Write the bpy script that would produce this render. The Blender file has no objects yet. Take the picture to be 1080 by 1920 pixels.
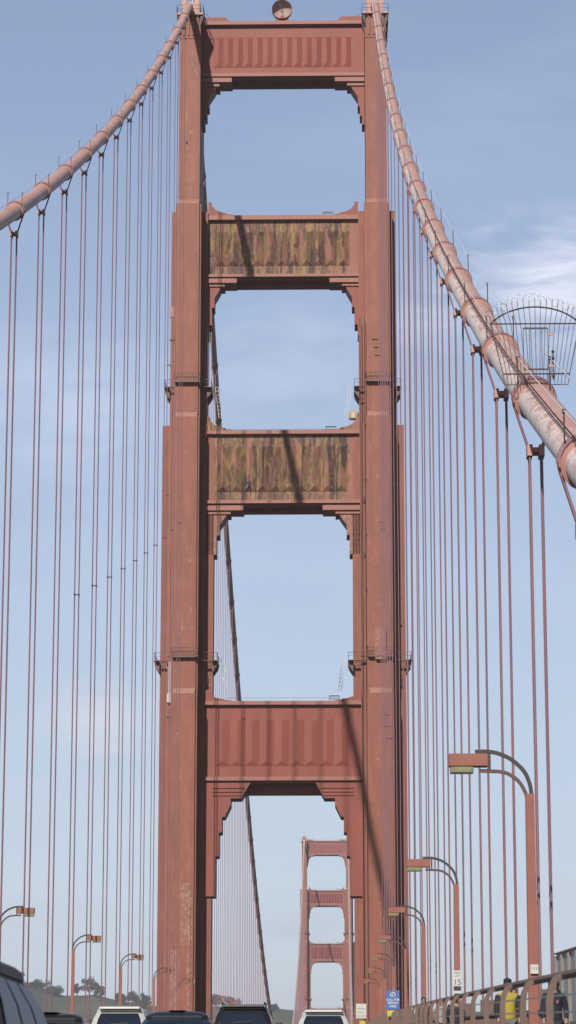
import bpy, bmesh, math, random
from mathutils import Vector, Matrix, noise
random.seed(7)
sc = bpy.context.scene
# ------------------------------------------------------------------ camera
YT = 371.29            # the near tower stands this many metres ahead of the camera
XC = 7.835             # right-hand lane
PITCH, YAW = 0.21953, -0.01928
cam_d = bpy.data.cameras.new('camera'); cam = bpy.data.objects.new('camera', cam_d)
sc.collection.objects.link(cam); sc.camera = cam
cam_d.sensor_width = 36; cam_d.lens = 4940.3/1920*36
cam_d.clip_start = 0.1; cam_d.clip_end = 20000
cam.location = (XC, 0, 0)
fw = Vector((math.sin(YAW)*math.cos(PITCH), math.cos(YAW)*math.cos(PITCH), math.sin(PITCH)))
cam.rotation_euler = fw.to_track_quat('-Z', 'Y').to_euler()
cam_d.dof.use_dof = True; cam_d.dof.focus_distance = 330; cam_d.dof.aperture_fstop = 5.0
# ------------------------------------------------------------------ light
SUN = Vector((0.24, 1.0, -0.59)).normalized()          # direction the sunlight travels
w = bpy.data.worlds.new("World"); sc.world = w; w.use_nodes = True
nt = w.node_tree; nt.nodes.clear()
out = nt.nodes.new('ShaderNodeOutputWorld'); bg = nt.nodes.new('ShaderNodeBackground'); bg.inputs[1].default_value = 0.06
sky = nt.nodes.new('ShaderNodeTexSky'); sky.sky_type = 'NISHITA'; sky.sun_disc = False
sky.sun_elevation = math.radians(29.8); sky.sun_rotation = math.atan2(-SUN.x, -SUN.y)
sky.altitude = 60; sky.air_density = 1.0; sky.dust_density = 0.6; sky.ozone_density = 2.2
tc = nt.nodes.new('ShaderNodeTexCoord')
mp = nt.nodes.new('ShaderNodeMapping'); mp.inputs['Scale'].default_value = (1.0, 0.7, 3.6); mp.inputs['Location'].default_value = (0.42, 0.1, 0.30)
nt.links.new(tc.outputs['Generated'], mp.inputs[0])
def wnoise(scale, det, rough, dist=0.0):
    n = nt.nodes.new('ShaderNodeTexNoise'); n.inputs['Scale'].default_value = scale
    n.inputs['Detail'].default_value = det; n.inputs['Roughness'].default_value = rough; n.inputs['Distortion'].default_value = dist
    nt.links.new(mp.outputs[0], n.inputs[0]); return n
n1 = wnoise(4.2, 7, 0.56, 0.3)
r1 = nt.nodes.new('ShaderNodeValToRGB'); r1.color_ramp.elements[0].position = 0.47; r1.color_ramp.elements[1].position = 0.80
nt.links.new(n1.outputs[0], r1.inputs[0])
n2 = wnoise(13, 8, 0.6, 0.5)
r2 = nt.nodes.new('ShaderNodeValToRGB'); r2.color_ramp.elements[0].position = 0.45; r2.color_ramp.elements[1].position = 0.8
nt.links.new(n2.outputs[0], r2.inputs[0])
def wmath(op, a, b):
    m = nt.nodes.new('ShaderNodeMath'); m.operation = op
    for i, v in enumerate((a, b)):
        if isinstance(v, (int, float)): m.inputs[i].default_value = v
        else: nt.links.new(v, m.inputs[i])
    return m.outputs[0]
cl = wmath('ADD', wmath('MULTIPLY', r1.outputs[0], 0.22), wmath('MULTIPLY', wmath('MULTIPLY', r1.outputs[0], r2.outputs[0]), 0.25))
# thin grey cloud low over the horizon, fading out upwards
sep = nt.nodes.new('ShaderNodeSeparateXYZ'); nt.links.new(tc.outputs['Generated'], sep.inputs[0])
low = nt.nodes.new('ShaderNodeMapRange'); low.inputs['From Min'].default_value = 0.02; low.inputs['From Max'].default_value = 0.17
low.inputs['To Min'].default_value = 1; low.inputs['To Max'].default_value = 0; nt.links.new(sep.outputs[2], low.inputs[0])
mix = nt.nodes.new('ShaderNodeMixRGB'); nt.links.new(cl, mix.inputs[0]); nt.links.new(sky.outputs[0], mix.inputs[1]); mix.inputs[2].default_value = (7.6, 7.9, 8.8, 1)
n3 = wnoise(9, 6, 0.55, 0.2); r3 = nt.nodes.new('ShaderNodeValToRGB'); r3.color_ramp.elements[0].position = 0.5; r3.color_ramp.elements[1].position = 0.72
nt.links.new(n3.outputs[0], r3.inputs[0])
mix2 = nt.nodes.new('ShaderNodeMixRGB'); nt.links.new(wmath('MULTIPLY', wmath('MULTIPLY', r3.outputs[0], low.outputs[0]), 0.45), mix2.inputs[0])
nt.links.new(mix.outputs[0], mix2.inputs[1]); mix2.inputs[2].default_value = (4.6, 5.2, 6.2, 1)
# a bright thin veil of high haze over the northern sky, thickest at the horizon
def wrange(src, a, b_, c, d):
    m = nt.nodes.new('ShaderNodeMapRange'); m.interpolation_type = 'SMOOTHSTEP'
    for k_, v_ in (('From Min', a), ('From Max', b_), ('To Min', c), ('To Max', d)): m.inputs[k_].default_value = v_
    nt.links.new(src, m.inputs[0]); return m.outputs[0]
def wlin(src, a, b_, c, d):
    m = nt.nodes.new('ShaderNodeMapRange')
    for k_, v_ in (('From Min', a), ('From Max', b_), ('To Min', c), ('To Max', d)): m.inputs[k_].default_value = v_
    nt.links.new(src, m.inputs[0]); return m.outputs[0]
vf = wmath('MULTIPLY', wlin(sep.outputs[2], 0.0, 0.75, 0.80, 0.0), wrange(sep.outputs[1], 0.55, 0.93, 0.0, 1.0))
vc = nt.nodes.new('ShaderNodeMixRGB'); nt.links.new(wlin(sep.outputs[2], 0.0, 0.36, 0.0, 1.0), vc.inputs[0])
vc.inputs[1].default_value = (12.9, 14.8, 16.6, 1); vc.inputs[2].default_value = (9.9, 12.4, 18.6, 1)
mix0 = nt.nodes.new('ShaderNodeMixRGB'); nt.links.new(vf, mix0.inputs[0]); nt.links.new(sky.outputs[0], mix0.inputs[1]); nt.links.new(vc.outputs[0], mix0.inputs[2])
nt.links.new(mix0.outputs[0], mix.inputs[1]); mix.inputs[2].default_value = (12.8, 13.9, 16.8, 1); mix2.inputs[2].default_value = (9.2, 10.8, 13.2, 1)
uu = wmath('DIVIDE', sep.outputs[0], wmath('MAXIMUM', sep.outputs[1], 0.05)); vv = wmath('DIVIDE', sep.outputs[2], wmath('MAXIMUM', sep.outputs[1], 0.05))
comb = nt.nodes.new('ShaderNodeCombineXYZ'); nt.links.new(wmath('MULTIPLY', uu, 20.0), comb.inputs[0]); nt.links.new(wmath('MULTIPLY', vv, 52.0), comb.inputs[1])
nc = nt.nodes.new('ShaderNodeTexNoise'); nc.inputs['Scale'].default_value = 1.3; nc.inputs['Detail'].default_value = 9; nc.inputs['Roughness'].default_value = 0.6; nc.inputs['Distortion'].default_value = 0.5
nt.links.new(comb.outputs[0], nc.inputs[0])
last = mix2.outputs[0]
for (u0, v0, a_, b_, amt, col_) in ((0.095, 0.3165, 0.045, 0.024, 0.85, (11.0, 11.4, 13.0)), (0.045, 0.300, 0.030, 0.012, 0.35, (10.4, 11.0, 13.0)), (-0.018, 0.285, 0.036, 0.020, 0.28, (10.2, 11.0, 13.2)),
        (-0.105, 0.27, 0.035, 0.03, 0.3, (10.0, 10.8, 13.0)), (-0.09, 0.142, 0.022, 0.014, 0.7, (9.6, 9.7, 10.5)), (-0.012, 0.0635, 0.022, 0.007, 0.6, (7.2, 8.0, 9.4)),
        (-0.10, 0.068, 0.035, 0.012, 0.5, (7.6, 8.4, 9.9)), (0.075, 0.075, 0.03, 0.012, 0.5, (7.9, 8.7, 10.2)), (-0.07, 0.10, 0.03, 0.014, 0.3, (8.2, 9.0, 10.5)), (0.0, 0.035, 0.2, 0.010, 0.35, (8.4, 9.2, 10.4))):
    du = wmath('DIVIDE', wmath('SUBTRACT', uu, u0), a_); dv = wmath('DIVIDE', wmath('SUBTRACT', vv, v0), b_)
    rr = wmath('SQRT', wmath('ADD', wmath('MULTIPLY', du, du), wmath('MULTIPLY', dv, dv)), 0)
    f = wmath('MULTIPLY', wrange(rr, 0.0, 1.7, 1.0, 0.0), wrange(sep.outputs[1], 0.3, 0.6, 0.0, 1.0))
    f = wmath('MULTIPLY', wlin(wmath('ADD', wmath('MULTIPLY', f, 0.30), nc.outputs[0]), 0.50, 0.85, 0.0, 1.0), wmath('MULTIPLY', wmath('POWER', f, 0.6), amt))
    mxc = nt.nodes.new('ShaderNodeMixRGB'); mxc.use_clamp = False; nt.links.new(f, mxc.inputs[0]); nt.links.new(last, mxc.inputs[1]); mxc.inputs[2].default_value = (*[q*1.36 for q in col_], 1); last = mxc.outputs[0]
nt.links.new(last, bg.inputs[0]); nt.links.new(bg.outputs[0], out.inputs[0])
sd = bpy.data.lights.new('sun', 'SUN'); sd.energy = 5.0; sd.angle = math.radians(0.53); sd.color = (1.0, 0.93, 0.84)
so = bpy.data.objects.new('sun', sd); sc.collection.objects.link(so); so.rotation_euler = SUN.to_track_quat('-Z', 'Y').to_euler()
sc.view_settings.view_transform = 'Standard'; sc.view_settings.look = 'None'; sc.view_settings.exposure = 0.0; sc.view_settings.gamma = 1
sc.cycles.volume_bounces = 0
HAZE = 1.0e-4

# ------------------------------------------------------------------ helpers
COL = sc.collection
class MB:
    def __init__(s): s.v = []; s.f = []; s.m = []
    def face(s, idx, mi=0): s.f.append(tuple(idx)); s.m.append(mi)
    def add(s, vs, fs, mi=0):
        b = len(s.v); s.v += [tuple(v) for v in vs]
        for f in fs: s.face([b+i for i in f], mi)
    def box(s, x0, x1, y0, y1, z0, z1, mi=0):
        vs = [(x, y, z) for z in (z0, z1) for y in (y0, y1) for x in (x0, x1)]
        s.add(vs, [(0,2,3,1),(4,5,7,6),(0,1,5,4),(2,6,7,3),(0,4,6,2),(1,3,7,5)], mi)
    def prism(s, poly, a0, a1, axis='y', mi=0, top=None):
        # poly = 2D points; axis y: (x,z); axis z: (x,y); axis x: (y,z); top = other polygon at a1
        top = top or poly; n = len(poly)
        def P(p, a): return {'y': (p[0], a, p[1]), 'z': (p[0], p[1], a), 'x': (a, p[0], p[1])}[axis]
        vs = [P(p, a0) for p in poly] + [P(p, a1) for p in top]
        s.add(vs, [tuple(range(n)), tuple(range(2*n-1, n-1, -1))] + [(i, i+n, (i+1) % n+n, (i+1) % n) for i in range(n)], mi)
    def tube(s, pts, r, n=8, mi=0, caps=True, up=None):
        pts = [Vector(p) for p in pts]; k = len(pts)
        rs = r if isinstance(r, (list, tuple)) else [r]*k
        b = len(s.v)
        for i, p in enumerate(pts):
            t = (pts[min(i+1, k-1)]-pts[max(i-1, 0)]).normalized()
            ref = Vector(up) if up else (Vector((1, 0, 0)) if abs(t.x) < 0.9 else Vector((0, 0, 1)))
            a = t.cross(ref).normalized(); c = a.cross(t)
            off = math.pi/n if n == 4 else 0
            rr = rs[i]*(1.4142 if n == 4 else 1)
            for j in range(n):
                q = 2*math.pi*j/n+off; s.v.append(tuple(p+a*math.cos(q)*rr+c*math.sin(q)*rr))
        for i in range(k-1):
            for j in range(n):
                s.face((b+i*n+j, b+i*n+(j+1) % n, b+(i+1)*n+(j+1) % n, b+(i+1)*n+j), mi)
        if caps:
            s.face([b+j for j in range(n-1, -1, -1)], mi); s.face([b+(k-1)*n+j for j in range(n)], mi)
    def ball(s, c, r, seg=8, rings=6, mi=0):
        rx, ry, rz = r if isinstance(r, tuple) else (r, r, r)
        b = len(s.v); s.v.append((c[0], c[1], c[2]+rz))
        for i in range(1, rings):
            for j in range(seg):
                t = math.pi*i/rings; q = 2*math.pi*j/seg
                s.v.append((c[0]+rx*math.sin(t)*math.cos(q), c[1]+ry*math.sin(t)*math.sin(q), c[2]+rz*math.cos(t)))
        s.v.append((c[0], c[1], c[2]-rz)); e = len(s.v)-1
        for j in range(seg): s.face((b, b+1+j, b+1+(j+1) % seg), mi)
        for i in range(rings-2):
            for j in range(seg):
                o = b+1+i*seg; s.face((o+j, o+seg+j, o+seg+(j+1) % seg, o+(j+1) % seg), mi)
        o = b+1+(rings-2)*seg
        for j in range(seg): s.face((o+j, e, o+(j+1) % seg), mi)
    def build(s, name, mats, parent=None, smooth=False, bevel=0, loc=None):
        me = bpy.data.meshes.new(name); me.from_pydata(s.v, [], s.f)
        if not isinstance(mats, (list, tuple)): mats = [mats]
        for m in mats: me.materials.append(m)
        bm = bmesh.new(); bm.from_mesh(me)
        bm.faces.ensure_lookup_table()
        for i, f in enumerate(bm.faces): f.material_index = s.m[i]
        bmesh.ops.recalc_face_normals(bm, faces=bm.faces)
        if smooth:
            for f in bm.faces: f.smooth = True
            for e in bm.edges:
                if len(e.link_faces) == 2 and e.calc_face_angle(0) > math.radians(38): e.smooth = False
        bm.to_mesh(me); bm.free(); me.update()
        o = bpy.data.objects.new(name, me); COL.objects.link(o)
        if parent: o.parent = parent
        if loc is not None: o.location = loc
        if bevel:
            b = o.modifiers.new('bevel', 'BEVEL'); b.width = bevel; b.segments = 2; b.limit_method = 'ANGLE'
        return o
def tag(o, label=None, cat=None, group=None, kind=None):
    if label: o['label'] = label
    if cat: o['category'] = cat
    if group: o['group'] = group
    if kind: o['kind'] = kind
    return o
def empty(name, loc, label=None, cat=None, group=None, rz=0):
    o = bpy.data.objects.new(name, None); COL.objects.link(o); o.location = loc; o.rotation_euler = (0, 0, rz); o.empty_display_size = 0.5
    return tag(o, label, cat, group)
def copy_tree(o, parent=None):
    c = o.copy(); COL.objects.link(c); c.parent = parent
    for ch in list(KIDS(o)): copy_tree(ch, c)
    return c
def KIDS(o): return [x for x in bpy.data.objects if x.parent == o]

K = 0.60
def mat(name, col, rough=0.6, metal=0.0, var=None, vscale=0.4, vstretch=(1, 1, 1), vpos=(0.35, 0.7), bump=0.0, bscale=6, emit=None, spec=None,
        var2=None, v2scale=3.0, v2pos=(0.55, 0.65), v2stretch=(1, 1, 1), fine=0.0, seams=0.0, world=True):
    sc3 = lambda c: None if c is None else tuple(q*K for q in c)
    col, var, var2 = sc3(col), sc3(var), sc3(var2)
    m = bpy.data.materials.new(name); m.use_nodes = True; t = m.node_tree; N = t.nodes; L = t.links
    b = N['Principled BSDF']; b.inputs['Base Color'].default_value = (*col, 1); b.inputs['Roughness'].default_value = rough; b.inputs['Metallic'].default_value = metal
    if spec is not None: b.inputs['Specular IOR Level'].default_value = spec
    g = N.new('ShaderNodeNewGeometry') if world else N.new('ShaderNodeTexCoord')
    pos = g.outputs['Position'] if world else g.outputs['Object']
    def nz(scale, stretch, det=6, rough_=0.6):
        mm = N.new('ShaderNodeMapping'); mm.inputs['Scale'].default_value = stretch; L.new(pos, mm.inputs[0])
        n = N.new('ShaderNodeTexNoise'); n.inputs['Scale'].default_value = scale; n.inputs['Detail'].default_value = det; n.inputs['Roughness'].default_value = rough_
        L.new(mm.outputs[0], n.inputs[0]); return n.outputs[0]
    def ramp(src, p, c0, c1):
        r = N.new('ShaderNodeMapRange'); r.inputs['From Min'].default_value = p[0]; r.inputs['From Max'].default_value = p[1]; L.new(src, r.inputs[0])
        x = N.new('ShaderNodeMixRGB'); L.new(r.outputs[0], x.inputs[0])
        for i, c in ((1, c0), (2, c1)):
            if isinstance(c, tuple): x.inputs[i].default_value = (*c, 1)
            else: L.new(c, x.inputs[i])
        return x.outputs[0]
    cur = col
    if var: cur = ramp(nz(vscale, vstretch), vpos, cur, var)
    if var2: cur = ramp(nz(v2scale, v2stretch, 8, 0.65), v2pos, cur, var2)
    if fine:
        n = nz(9, (1, 1, 0.15), 5, 0.7); r = N.new('ShaderNodeMapRange'); r.inputs['To Min'].default_value = 1-fine; r.inputs['To Max'].default_value = 1+fine
        r.inputs['From Min'].default_value = 0.3; r.inputs['From Max'].default_value = 0.7; L.new(n, r.inputs[0])
        x = N.new('ShaderNodeVectorMath'); x.operation = 'SCALE'; L.new(r.outputs[0], x.inputs['Scale'])
        if isinstance(cur, tuple): x.inputs[0].default_value = cur
        else: L.new(cur, x.inputs[0])
        cur = x.outputs[0]
    if seams:      # riveted plate joints: a thin line every few metres of height
        sp = N.new('ShaderNodeSeparateXYZ'); L.new(pos, sp.inputs[0])
        d = N.new('ShaderNodeMath'); d.operation = 'DIVIDE'; d.inputs[1].default_value = 5.35; L.new(sp.outputs[2], d.inputs[0])
        fr = N.new('ShaderNodeMath'); fr.operation = 'FRACT'; L.new(d.outputs[0], fr.inputs[0])
        lt = N.new('ShaderNodeMath'); lt.operation = 'LESS_THAN'; lt.inputs[1].default_value = 0.022; L.new(fr.outputs[0], lt.inputs[0])
        ml = N.new('ShaderNodeMath'); ml.operation = 'MULTIPLY'; ml.inputs[1].default_value = seams; L.new(lt.outputs[0], ml.inputs[0])
        # plates of slightly different paint age
        mm = N.new('ShaderNodeMapping'); mm.inputs['Scale'].default_value = (0.935, 0.3, 0.374); L.new(pos, mm.inputs[0])
        fl = N.new('ShaderNodeVectorMath'); fl.operation = 'FLOOR'; L.new(mm.outputs[0], fl.inputs[0])
        wn = N.new('ShaderNodeTexWhiteNoise'); L.new(fl.outputs[0], wn.inputs[0])
        mr = N.new('ShaderNodeMapRange'); mr.inputs['To Min'].default_value = 0.93; mr.inputs['To Max'].default_value = 1.07; L.new(wn.outputs[0], mr.inputs[0])
        x0 = N.new('ShaderNodeVectorMath'); x0.operation = 'SCALE'; L.new(mr.outputs[0], x0.inputs['Scale'])
        if isinstance(cur, tuple): x0.inputs[0].default_value = cur
        else: L.new(cur, x0.inputs[0])
        x = N.new('ShaderNodeMixRGB'); L.new(ml.outputs[0], x.inputs[0]); L.new(x0.outputs[0], x.inputs[1]); x.inputs[2].default_value = (0.10, 0.035, 0.03, 1)
        cur = x.outputs[0]
    if not isinstance(cur, tuple): L.new(cur, b.inputs['Base Color'])
    if bump:
        bp = N.new('ShaderNodeBump'); bp.inputs['Strength'].default_value = bump; bp.inputs['Distance'].default_value = 0.05
        L.new(nz(bscale, (1, 1, 1), 5), bp.inputs['Height']); L.new(bp.outputs[0], b.inputs['Normal'])
    if emit: b.inputs['Emission Color'].default_value = (*emit, 1); b.inputs['Emission Strength'].default_value = 1
    return m
ORANGE = (0.355, 0.103, 0.057)
M = {}
M['paint'] = mat('orange_paint', ORANGE, 0.62, var=(0.305, 0.088, 0.052), vscale=0.13, vstretch=(1, 1, 0.45), var2=(0.43, 0.155, 0.10), v2scale=1.0, v2stretch=(1, 1, 0.3), v2pos=(0.5, 0.78), fine=0.09, seams=0.28, bump=0.15, bscale=1.5)
M['panel'] = mat('strut_paint', (0.36, 0.076, 0.045), 0.6, var=(0.29, 0.058, 0.038), vscale=0.3, vstretch=(1, 1, .4), fine=0.11, bump=0.15, bscale=1.5)
M['ledge'] = mat('ledge_paint', (0.45, 0.18, 0.13), 0.6, var=(0.40, 0.15, 0.12), vscale=0.5, fine=0.08)
M['pale'] = mat('pale_paint_sunlit_cap', (0.55, 0.30, 0.24), 0.6, var=(0.42, 0.2, 0.15), vscale=2.0, fine=0.1)  # pale plate paint; on the shaft caps, sunlight put into the colour
M['patch'] = mat('patched_paint', (0.36, 0.125, 0.09), 0.6, var=(0.46, 0.24, 0.18), vscale=2.4, vpos=(0.5, 0.6), vstretch=(1, 1, 0.8), fine=0.1)
M['cable'] = mat('cable_paint', (0.74, 0.40, 0.335), 0.5, var=(0.86, 0.56, 0.49), vscale=0.8, var2=(0.95, 0.72, 0.66), v2scale=3.2, v2pos=(0.54, 0.72), v2stretch=(1.6, 0.45, 0.45), bump=0.3, bscale=4, fine=0.05)
M['band'] = mat('band_paint', (0.60, 0.28, 0.23), 0.55, var=(0.68, 0.38, 0.32), vscale=1.3, bump=0.1)
M['rope'] = mat('rope_paint', (0.36, 0.18, 0.215), 0.6, var=(0.28, 0.14, 0.175), vscale=0.3)
M['dark'] = mat('dark_steel', (0.055, 0.035, 0.045), 0.6, var=(0.09, 0.05, 0.05), vscale=1)
M['darkred'] = mat('dark_red_steel', (0.14, 0.06, 0.055), 0.6, var=(0.1, 0.05, 0.045), vscale=1)  # dark red of gallery rails, small brackets and lower lamp arms
M['white'] = mat('white_paint', (0.75, 0.74, 0.72), 0.5, var=(0.62, 0.6, 0.58), vscale=3)
M['whitewire'] = mat('pale_wire', (1.1, 1.1, 1.12), 0.5, var=(.9, .9, .92), vscale=3)
M['wire'] = mat('galvanised_wire', (0.55, 0.55, 0.58), 0.4, metal=0.5, var=(0.4, 0.4, 0.42), vscale=3)
M['rail'] = mat('rail_paint', (0.22, 0.125, 0.095), 0.6, var=(0.16, 0.105, 0.085), vscale=2, fine=0.1)
M['lamp'] = mat('lamp_paint', (0.38, 0.125, 0.085), 0.55, var=(0.34, 0.10, 0.07), vscale=1.5, fine=0.06)
M['armp'] = mat('lamp_arm_paint', (0.05, 0.03, 0.035), 0.6, var=(0.035, 0.025, 0.03), vscale=2)
M['lens'] = mat('lamp_lens', (0.34, 0.35, 0.16), 0.3, var=(0.22, 0.24, 0.12), vscale=5, spec=0.6)
M['asphalt'] = mat('asphalt', (0.055, 0.055, 0.057), 0.85, var=(0.075, 0.073, 0.07), vscale=0.5, bump=0.3, bscale=20)
M['concrete'] = mat('concrete', (0.30, 0.28, 0.26), 0.85, var=(0.22, 0.21, 0.2), vscale=0.6, bump=0.2)
M['line'] = mat('road_line', (0.7, 0.7, 0.66), 0.6, var=(0.5, 0.5, 0.48), vscale=3)
M['glass'] = mat('car_glass', (0.025, 0.035, 0.06), 0.08, spec=0.28)
M['glass'].node_tree.nodes['Principled BSDF'].inputs['IOR'].default_value = 1.5
M['tyre'] = mat('rubber', (0.025, 0.025, 0.025), 0.8)
M['chrome'] = mat('metal_rim', (0.5, 0.5, 0.5), 0.3, metal=0.9)
M['redlens'] = mat('red_lens', (0.4, 0.02, 0.02), 0.3)
M['black'] = mat('black_plastic', (0.03, 0.03, 0.033), 0.5)

def peel():
    m = bpy.data.materials.new('peeling_paint'); m.use_nodes = True; t = m.node_tree; N = t.nodes; L = t.links; b = N['Principled BSDF']
    g = N.new('ShaderNodeNewGeometry')
    def nz(scale, st, det=7, ro=0.62, loc=(0, 0, 0), dist=0.0):
        mm = N.new('ShaderNodeMapping'); mm.inputs['Scale'].default_value = st; mm.inputs['Location'].default_value = loc; L.new(g.outputs['Position'], mm.inputs[0])
        n = N.new('ShaderNodeTexNoise'); n.inputs['Scale'].default_value = scale; n.inputs['Detail'].default_value = det; n.inputs['Roughness'].default_value = ro; n.inputs['Distortion'].default_value = dist
        L.new(mm.outputs[0], n.inputs[0]); return n.outputs[0]
    def mixc(f, lo, hi, a, c):
        r = N.new('ShaderNodeMapRange'); r.inputs['From Min'].default_value = lo; r.inputs['From Max'].default_value = hi; L.new(f, r.inputs[0])
        x = N.new('ShaderNodeMixRGB'); L.new(r.outputs[0], x.inputs[0])
        for i, q in ((1, a), (2, c)):
            if isinstance(q, tuple): x.inputs[i].default_value = (*q, 1)
            else: L.new(q, x.inputs[i])
        return x.outputs[0]
    base = mixc(nz(0.25, (1, 1, 1)), 0.35, 0.65, (0.29, 0.125, 0.095), (0.22, 0.10, 0.075))
    a = mixc(nz(0.62, (1, 0.2, 0.22), 7, 0.62, (3, 0, 0), 0.45), 0.45, 0.52, base, (0.110, 0.054, 0.042))
    c = mixc(nz(0.80, (1, 0.2, 0.28), 7, 0.66, (11, 0, 7), 0.9), 0.49, 0.55, a, (0.160, 0.100, 0.044))
    d = mixc(nz(1.1, (1, 0.2, 0.25), 7, 0.68, (1, 0, 19), 0.9), 0.54, 0.58, c, (0.255, 0.155, 0.068))
    e = mixc(nz(1.5, (1, 0.2, 0.10), 6, 0.66, (5, 0, 3), 0.3), 0.53, 0.59, d, (0.060, 0.033, 0.028))
    f0 = mixc(nz(2.6, (1, 0.2, 0.5), 5, 0.6, (8, 0, 31), 0.5), 0.60, 0.64, e, (0.27, 0.14, 0.11))
    # the paint still holds near the two legs
    sp = N.new('ShaderNodeSeparateXYZ'); L.new(g.outputs['Position'], sp.inputs[0])
    ab = N.new('ShaderNodeMath'); ab.operation = 'ADD'; ab.inputs[1].default_value = 0.0; L.new(sp.outputs[0], ab.inputs[0])
    nn = N.new('ShaderNodeMath'); nn.operation = 'MULTIPLY_ADD'; nn.inputs[1].default_value = 5.0; L.new(nz(0.5, (1, 0.2, 1), 5, 0.6, (2, 0, 2)), nn.inputs[0]); L.new(ab.outputs[0], nn.inputs[2])
    f_ = mixc(nn.outputs[0], 11.8, 12.2, f0, base)
    L.new(f_, b.inputs['Base Color']); b.inputs['Roughness'].default_value = 0.75
    bp = N.new('ShaderNodeBump'); bp.inputs['Strength'].default_value = 0.3; bp.inputs['Distance'].default_value = 0.05; L.new(nz(3, (1, 1, 0.3)), bp.inputs['Height']); L.new(bp.outputs[0], b.inputs['Normal'])
    return m
M['peel'] = peel()
# worn white on the windward (left-hand) flank of the cables
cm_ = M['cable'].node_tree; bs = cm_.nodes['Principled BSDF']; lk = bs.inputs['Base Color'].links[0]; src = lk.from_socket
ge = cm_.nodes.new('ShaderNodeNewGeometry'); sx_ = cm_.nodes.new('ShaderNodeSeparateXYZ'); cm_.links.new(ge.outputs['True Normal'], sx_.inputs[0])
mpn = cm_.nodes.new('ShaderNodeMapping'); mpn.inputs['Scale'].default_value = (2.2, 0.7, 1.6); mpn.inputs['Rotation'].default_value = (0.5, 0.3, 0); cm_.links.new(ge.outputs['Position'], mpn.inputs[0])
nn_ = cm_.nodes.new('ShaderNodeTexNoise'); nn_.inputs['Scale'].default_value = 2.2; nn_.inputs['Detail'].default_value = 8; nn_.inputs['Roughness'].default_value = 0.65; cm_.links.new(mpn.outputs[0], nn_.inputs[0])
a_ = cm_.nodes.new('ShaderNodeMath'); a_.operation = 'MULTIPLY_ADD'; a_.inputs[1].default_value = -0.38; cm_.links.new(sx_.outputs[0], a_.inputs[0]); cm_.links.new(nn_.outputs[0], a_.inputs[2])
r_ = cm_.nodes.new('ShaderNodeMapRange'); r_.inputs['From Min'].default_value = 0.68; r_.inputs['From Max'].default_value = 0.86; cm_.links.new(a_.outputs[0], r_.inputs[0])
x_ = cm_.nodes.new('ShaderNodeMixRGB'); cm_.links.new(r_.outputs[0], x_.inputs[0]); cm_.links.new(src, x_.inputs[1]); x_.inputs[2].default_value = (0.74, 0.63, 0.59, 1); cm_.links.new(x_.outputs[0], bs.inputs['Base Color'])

# ------------------------------------------------------------------ profiles along the bridge
SPAN = 1280.16
def deck(y):
    if y <= YT: return -1.15+0.0305*y-2.0e-5*y*y
    s = y-YT; z0 = -1.15+0.0305*YT-2.0e-5*YT*YT; g = 0.0305-4e-5*YT
    if s <= SPAN: return z0+g*s-g/SPAN*s*s
    return z0-g*(s-SPAN)
def cable_z(y):
    t = YT-y
    if t >= 9: return 162.41-0.58321*t+0.00035011*t*t-0.36*max(0.0, min(1.0, (t-225)/65.0))
    if t > -9: return 158.6-((t)/9.0)**2*1.1 if t < 0 else 158.6-(t/9.0)**2*1.41
    s = -t
    if s <= SPAN-9: return 15.5+143.0*(1-s/640.08)**2+(-0.05)
    if s <= SPAN: return 158.6-((SPAN-s)/9.0)**2*1.1
    return 158.6-0.52*(s-SPAN)
HX = 13.716
U_ = 'first second third fourth fifth sixth seventh eighth ninth tenth eleventh twelfth thirteenth fourteenth fifteenth sixteenth seventeenth eighteenth nineteenth'.split()
T_ = {2: 'twent', 3: 'thirt', 4: 'fort', 5: 'fift', 6: 'sixt', 7: 'sevent', 8: 'eight'}
def ordinal(n):
    if n < 20: return U_[n-1]
    return T_[n//10]+('ieth' if n % 10 == 0 else 'y-'+U_[n % 10-1])

# ------------------------------------------------------------------ setting: water, hills, road
def sheet(name, x0, x1, ys, zf, th, m, kind='structure', x_at=None):
    b = MB(); n = len(ys)
    for y in ys:
        z = zf(y); b.v += [(x0, y, z), (x1, y, z), (x1, y, z-th), (x0, y, z-th)]
    for i in range(n-1):
        for j in range(4): b.face((4*i+j, 4*i+(j+1) % 4, 4*i+4+(j+1) % 4, 4*i+4+j))
    b.face((0, 1, 2, 3)); b.face((4*n-1, 4*n-2, 4*n-3, 4*n-4))
    o = b.build(name, m); tag(o, kind=kind); return o
YS = [-20+i*15 for i in range(0, 137)]
sheet('road', -9.45, 9.45, YS, deck, 0.35, M['asphalt'])
sheet('pavement', 9.46, 12.85, YS, lambda y: deck(y)+0.2, 0.5, M['concrete'])
sheet('pavement', -12.85, -9.46, YS, lambda y: deck(y)+0.2, 0.5, M['concrete'])
sheet('bridge_deck', -14.4, 14.4, YS, lambda y: deck(y)-0.52, 7.6, M['paint'])
b = MB()
for x in (-6.2, -3.1, 3.1, 6.2):
    for k in range(0, 160):
        y = -10+k*12.2
        b.add([(x-.07, y, deck(y)+.006), (x+.07, y, deck(y)+.006), (x+.07, y+3.6, deck(y+3.6)+.006), (x-.07, y+3.6, deck(y+3.6)+.006)], [(0, 1, 2, 3)])
tag(b.build('road_marking', M['line']), kind='structure')
wm = mat('sea_water', (0.03, 0.07, 0.09), 0.12, bump=0.6, bscale=0.25, spec=0.5)
b = MB(); b.add([(-3400, -60, -69), (3400, -60, -69), (3400, 6900, -69), (-3400, 6900, -69)], [(0, 1, 2, 3)])
tag(b.build('water', wm), kind='structure')
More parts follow.
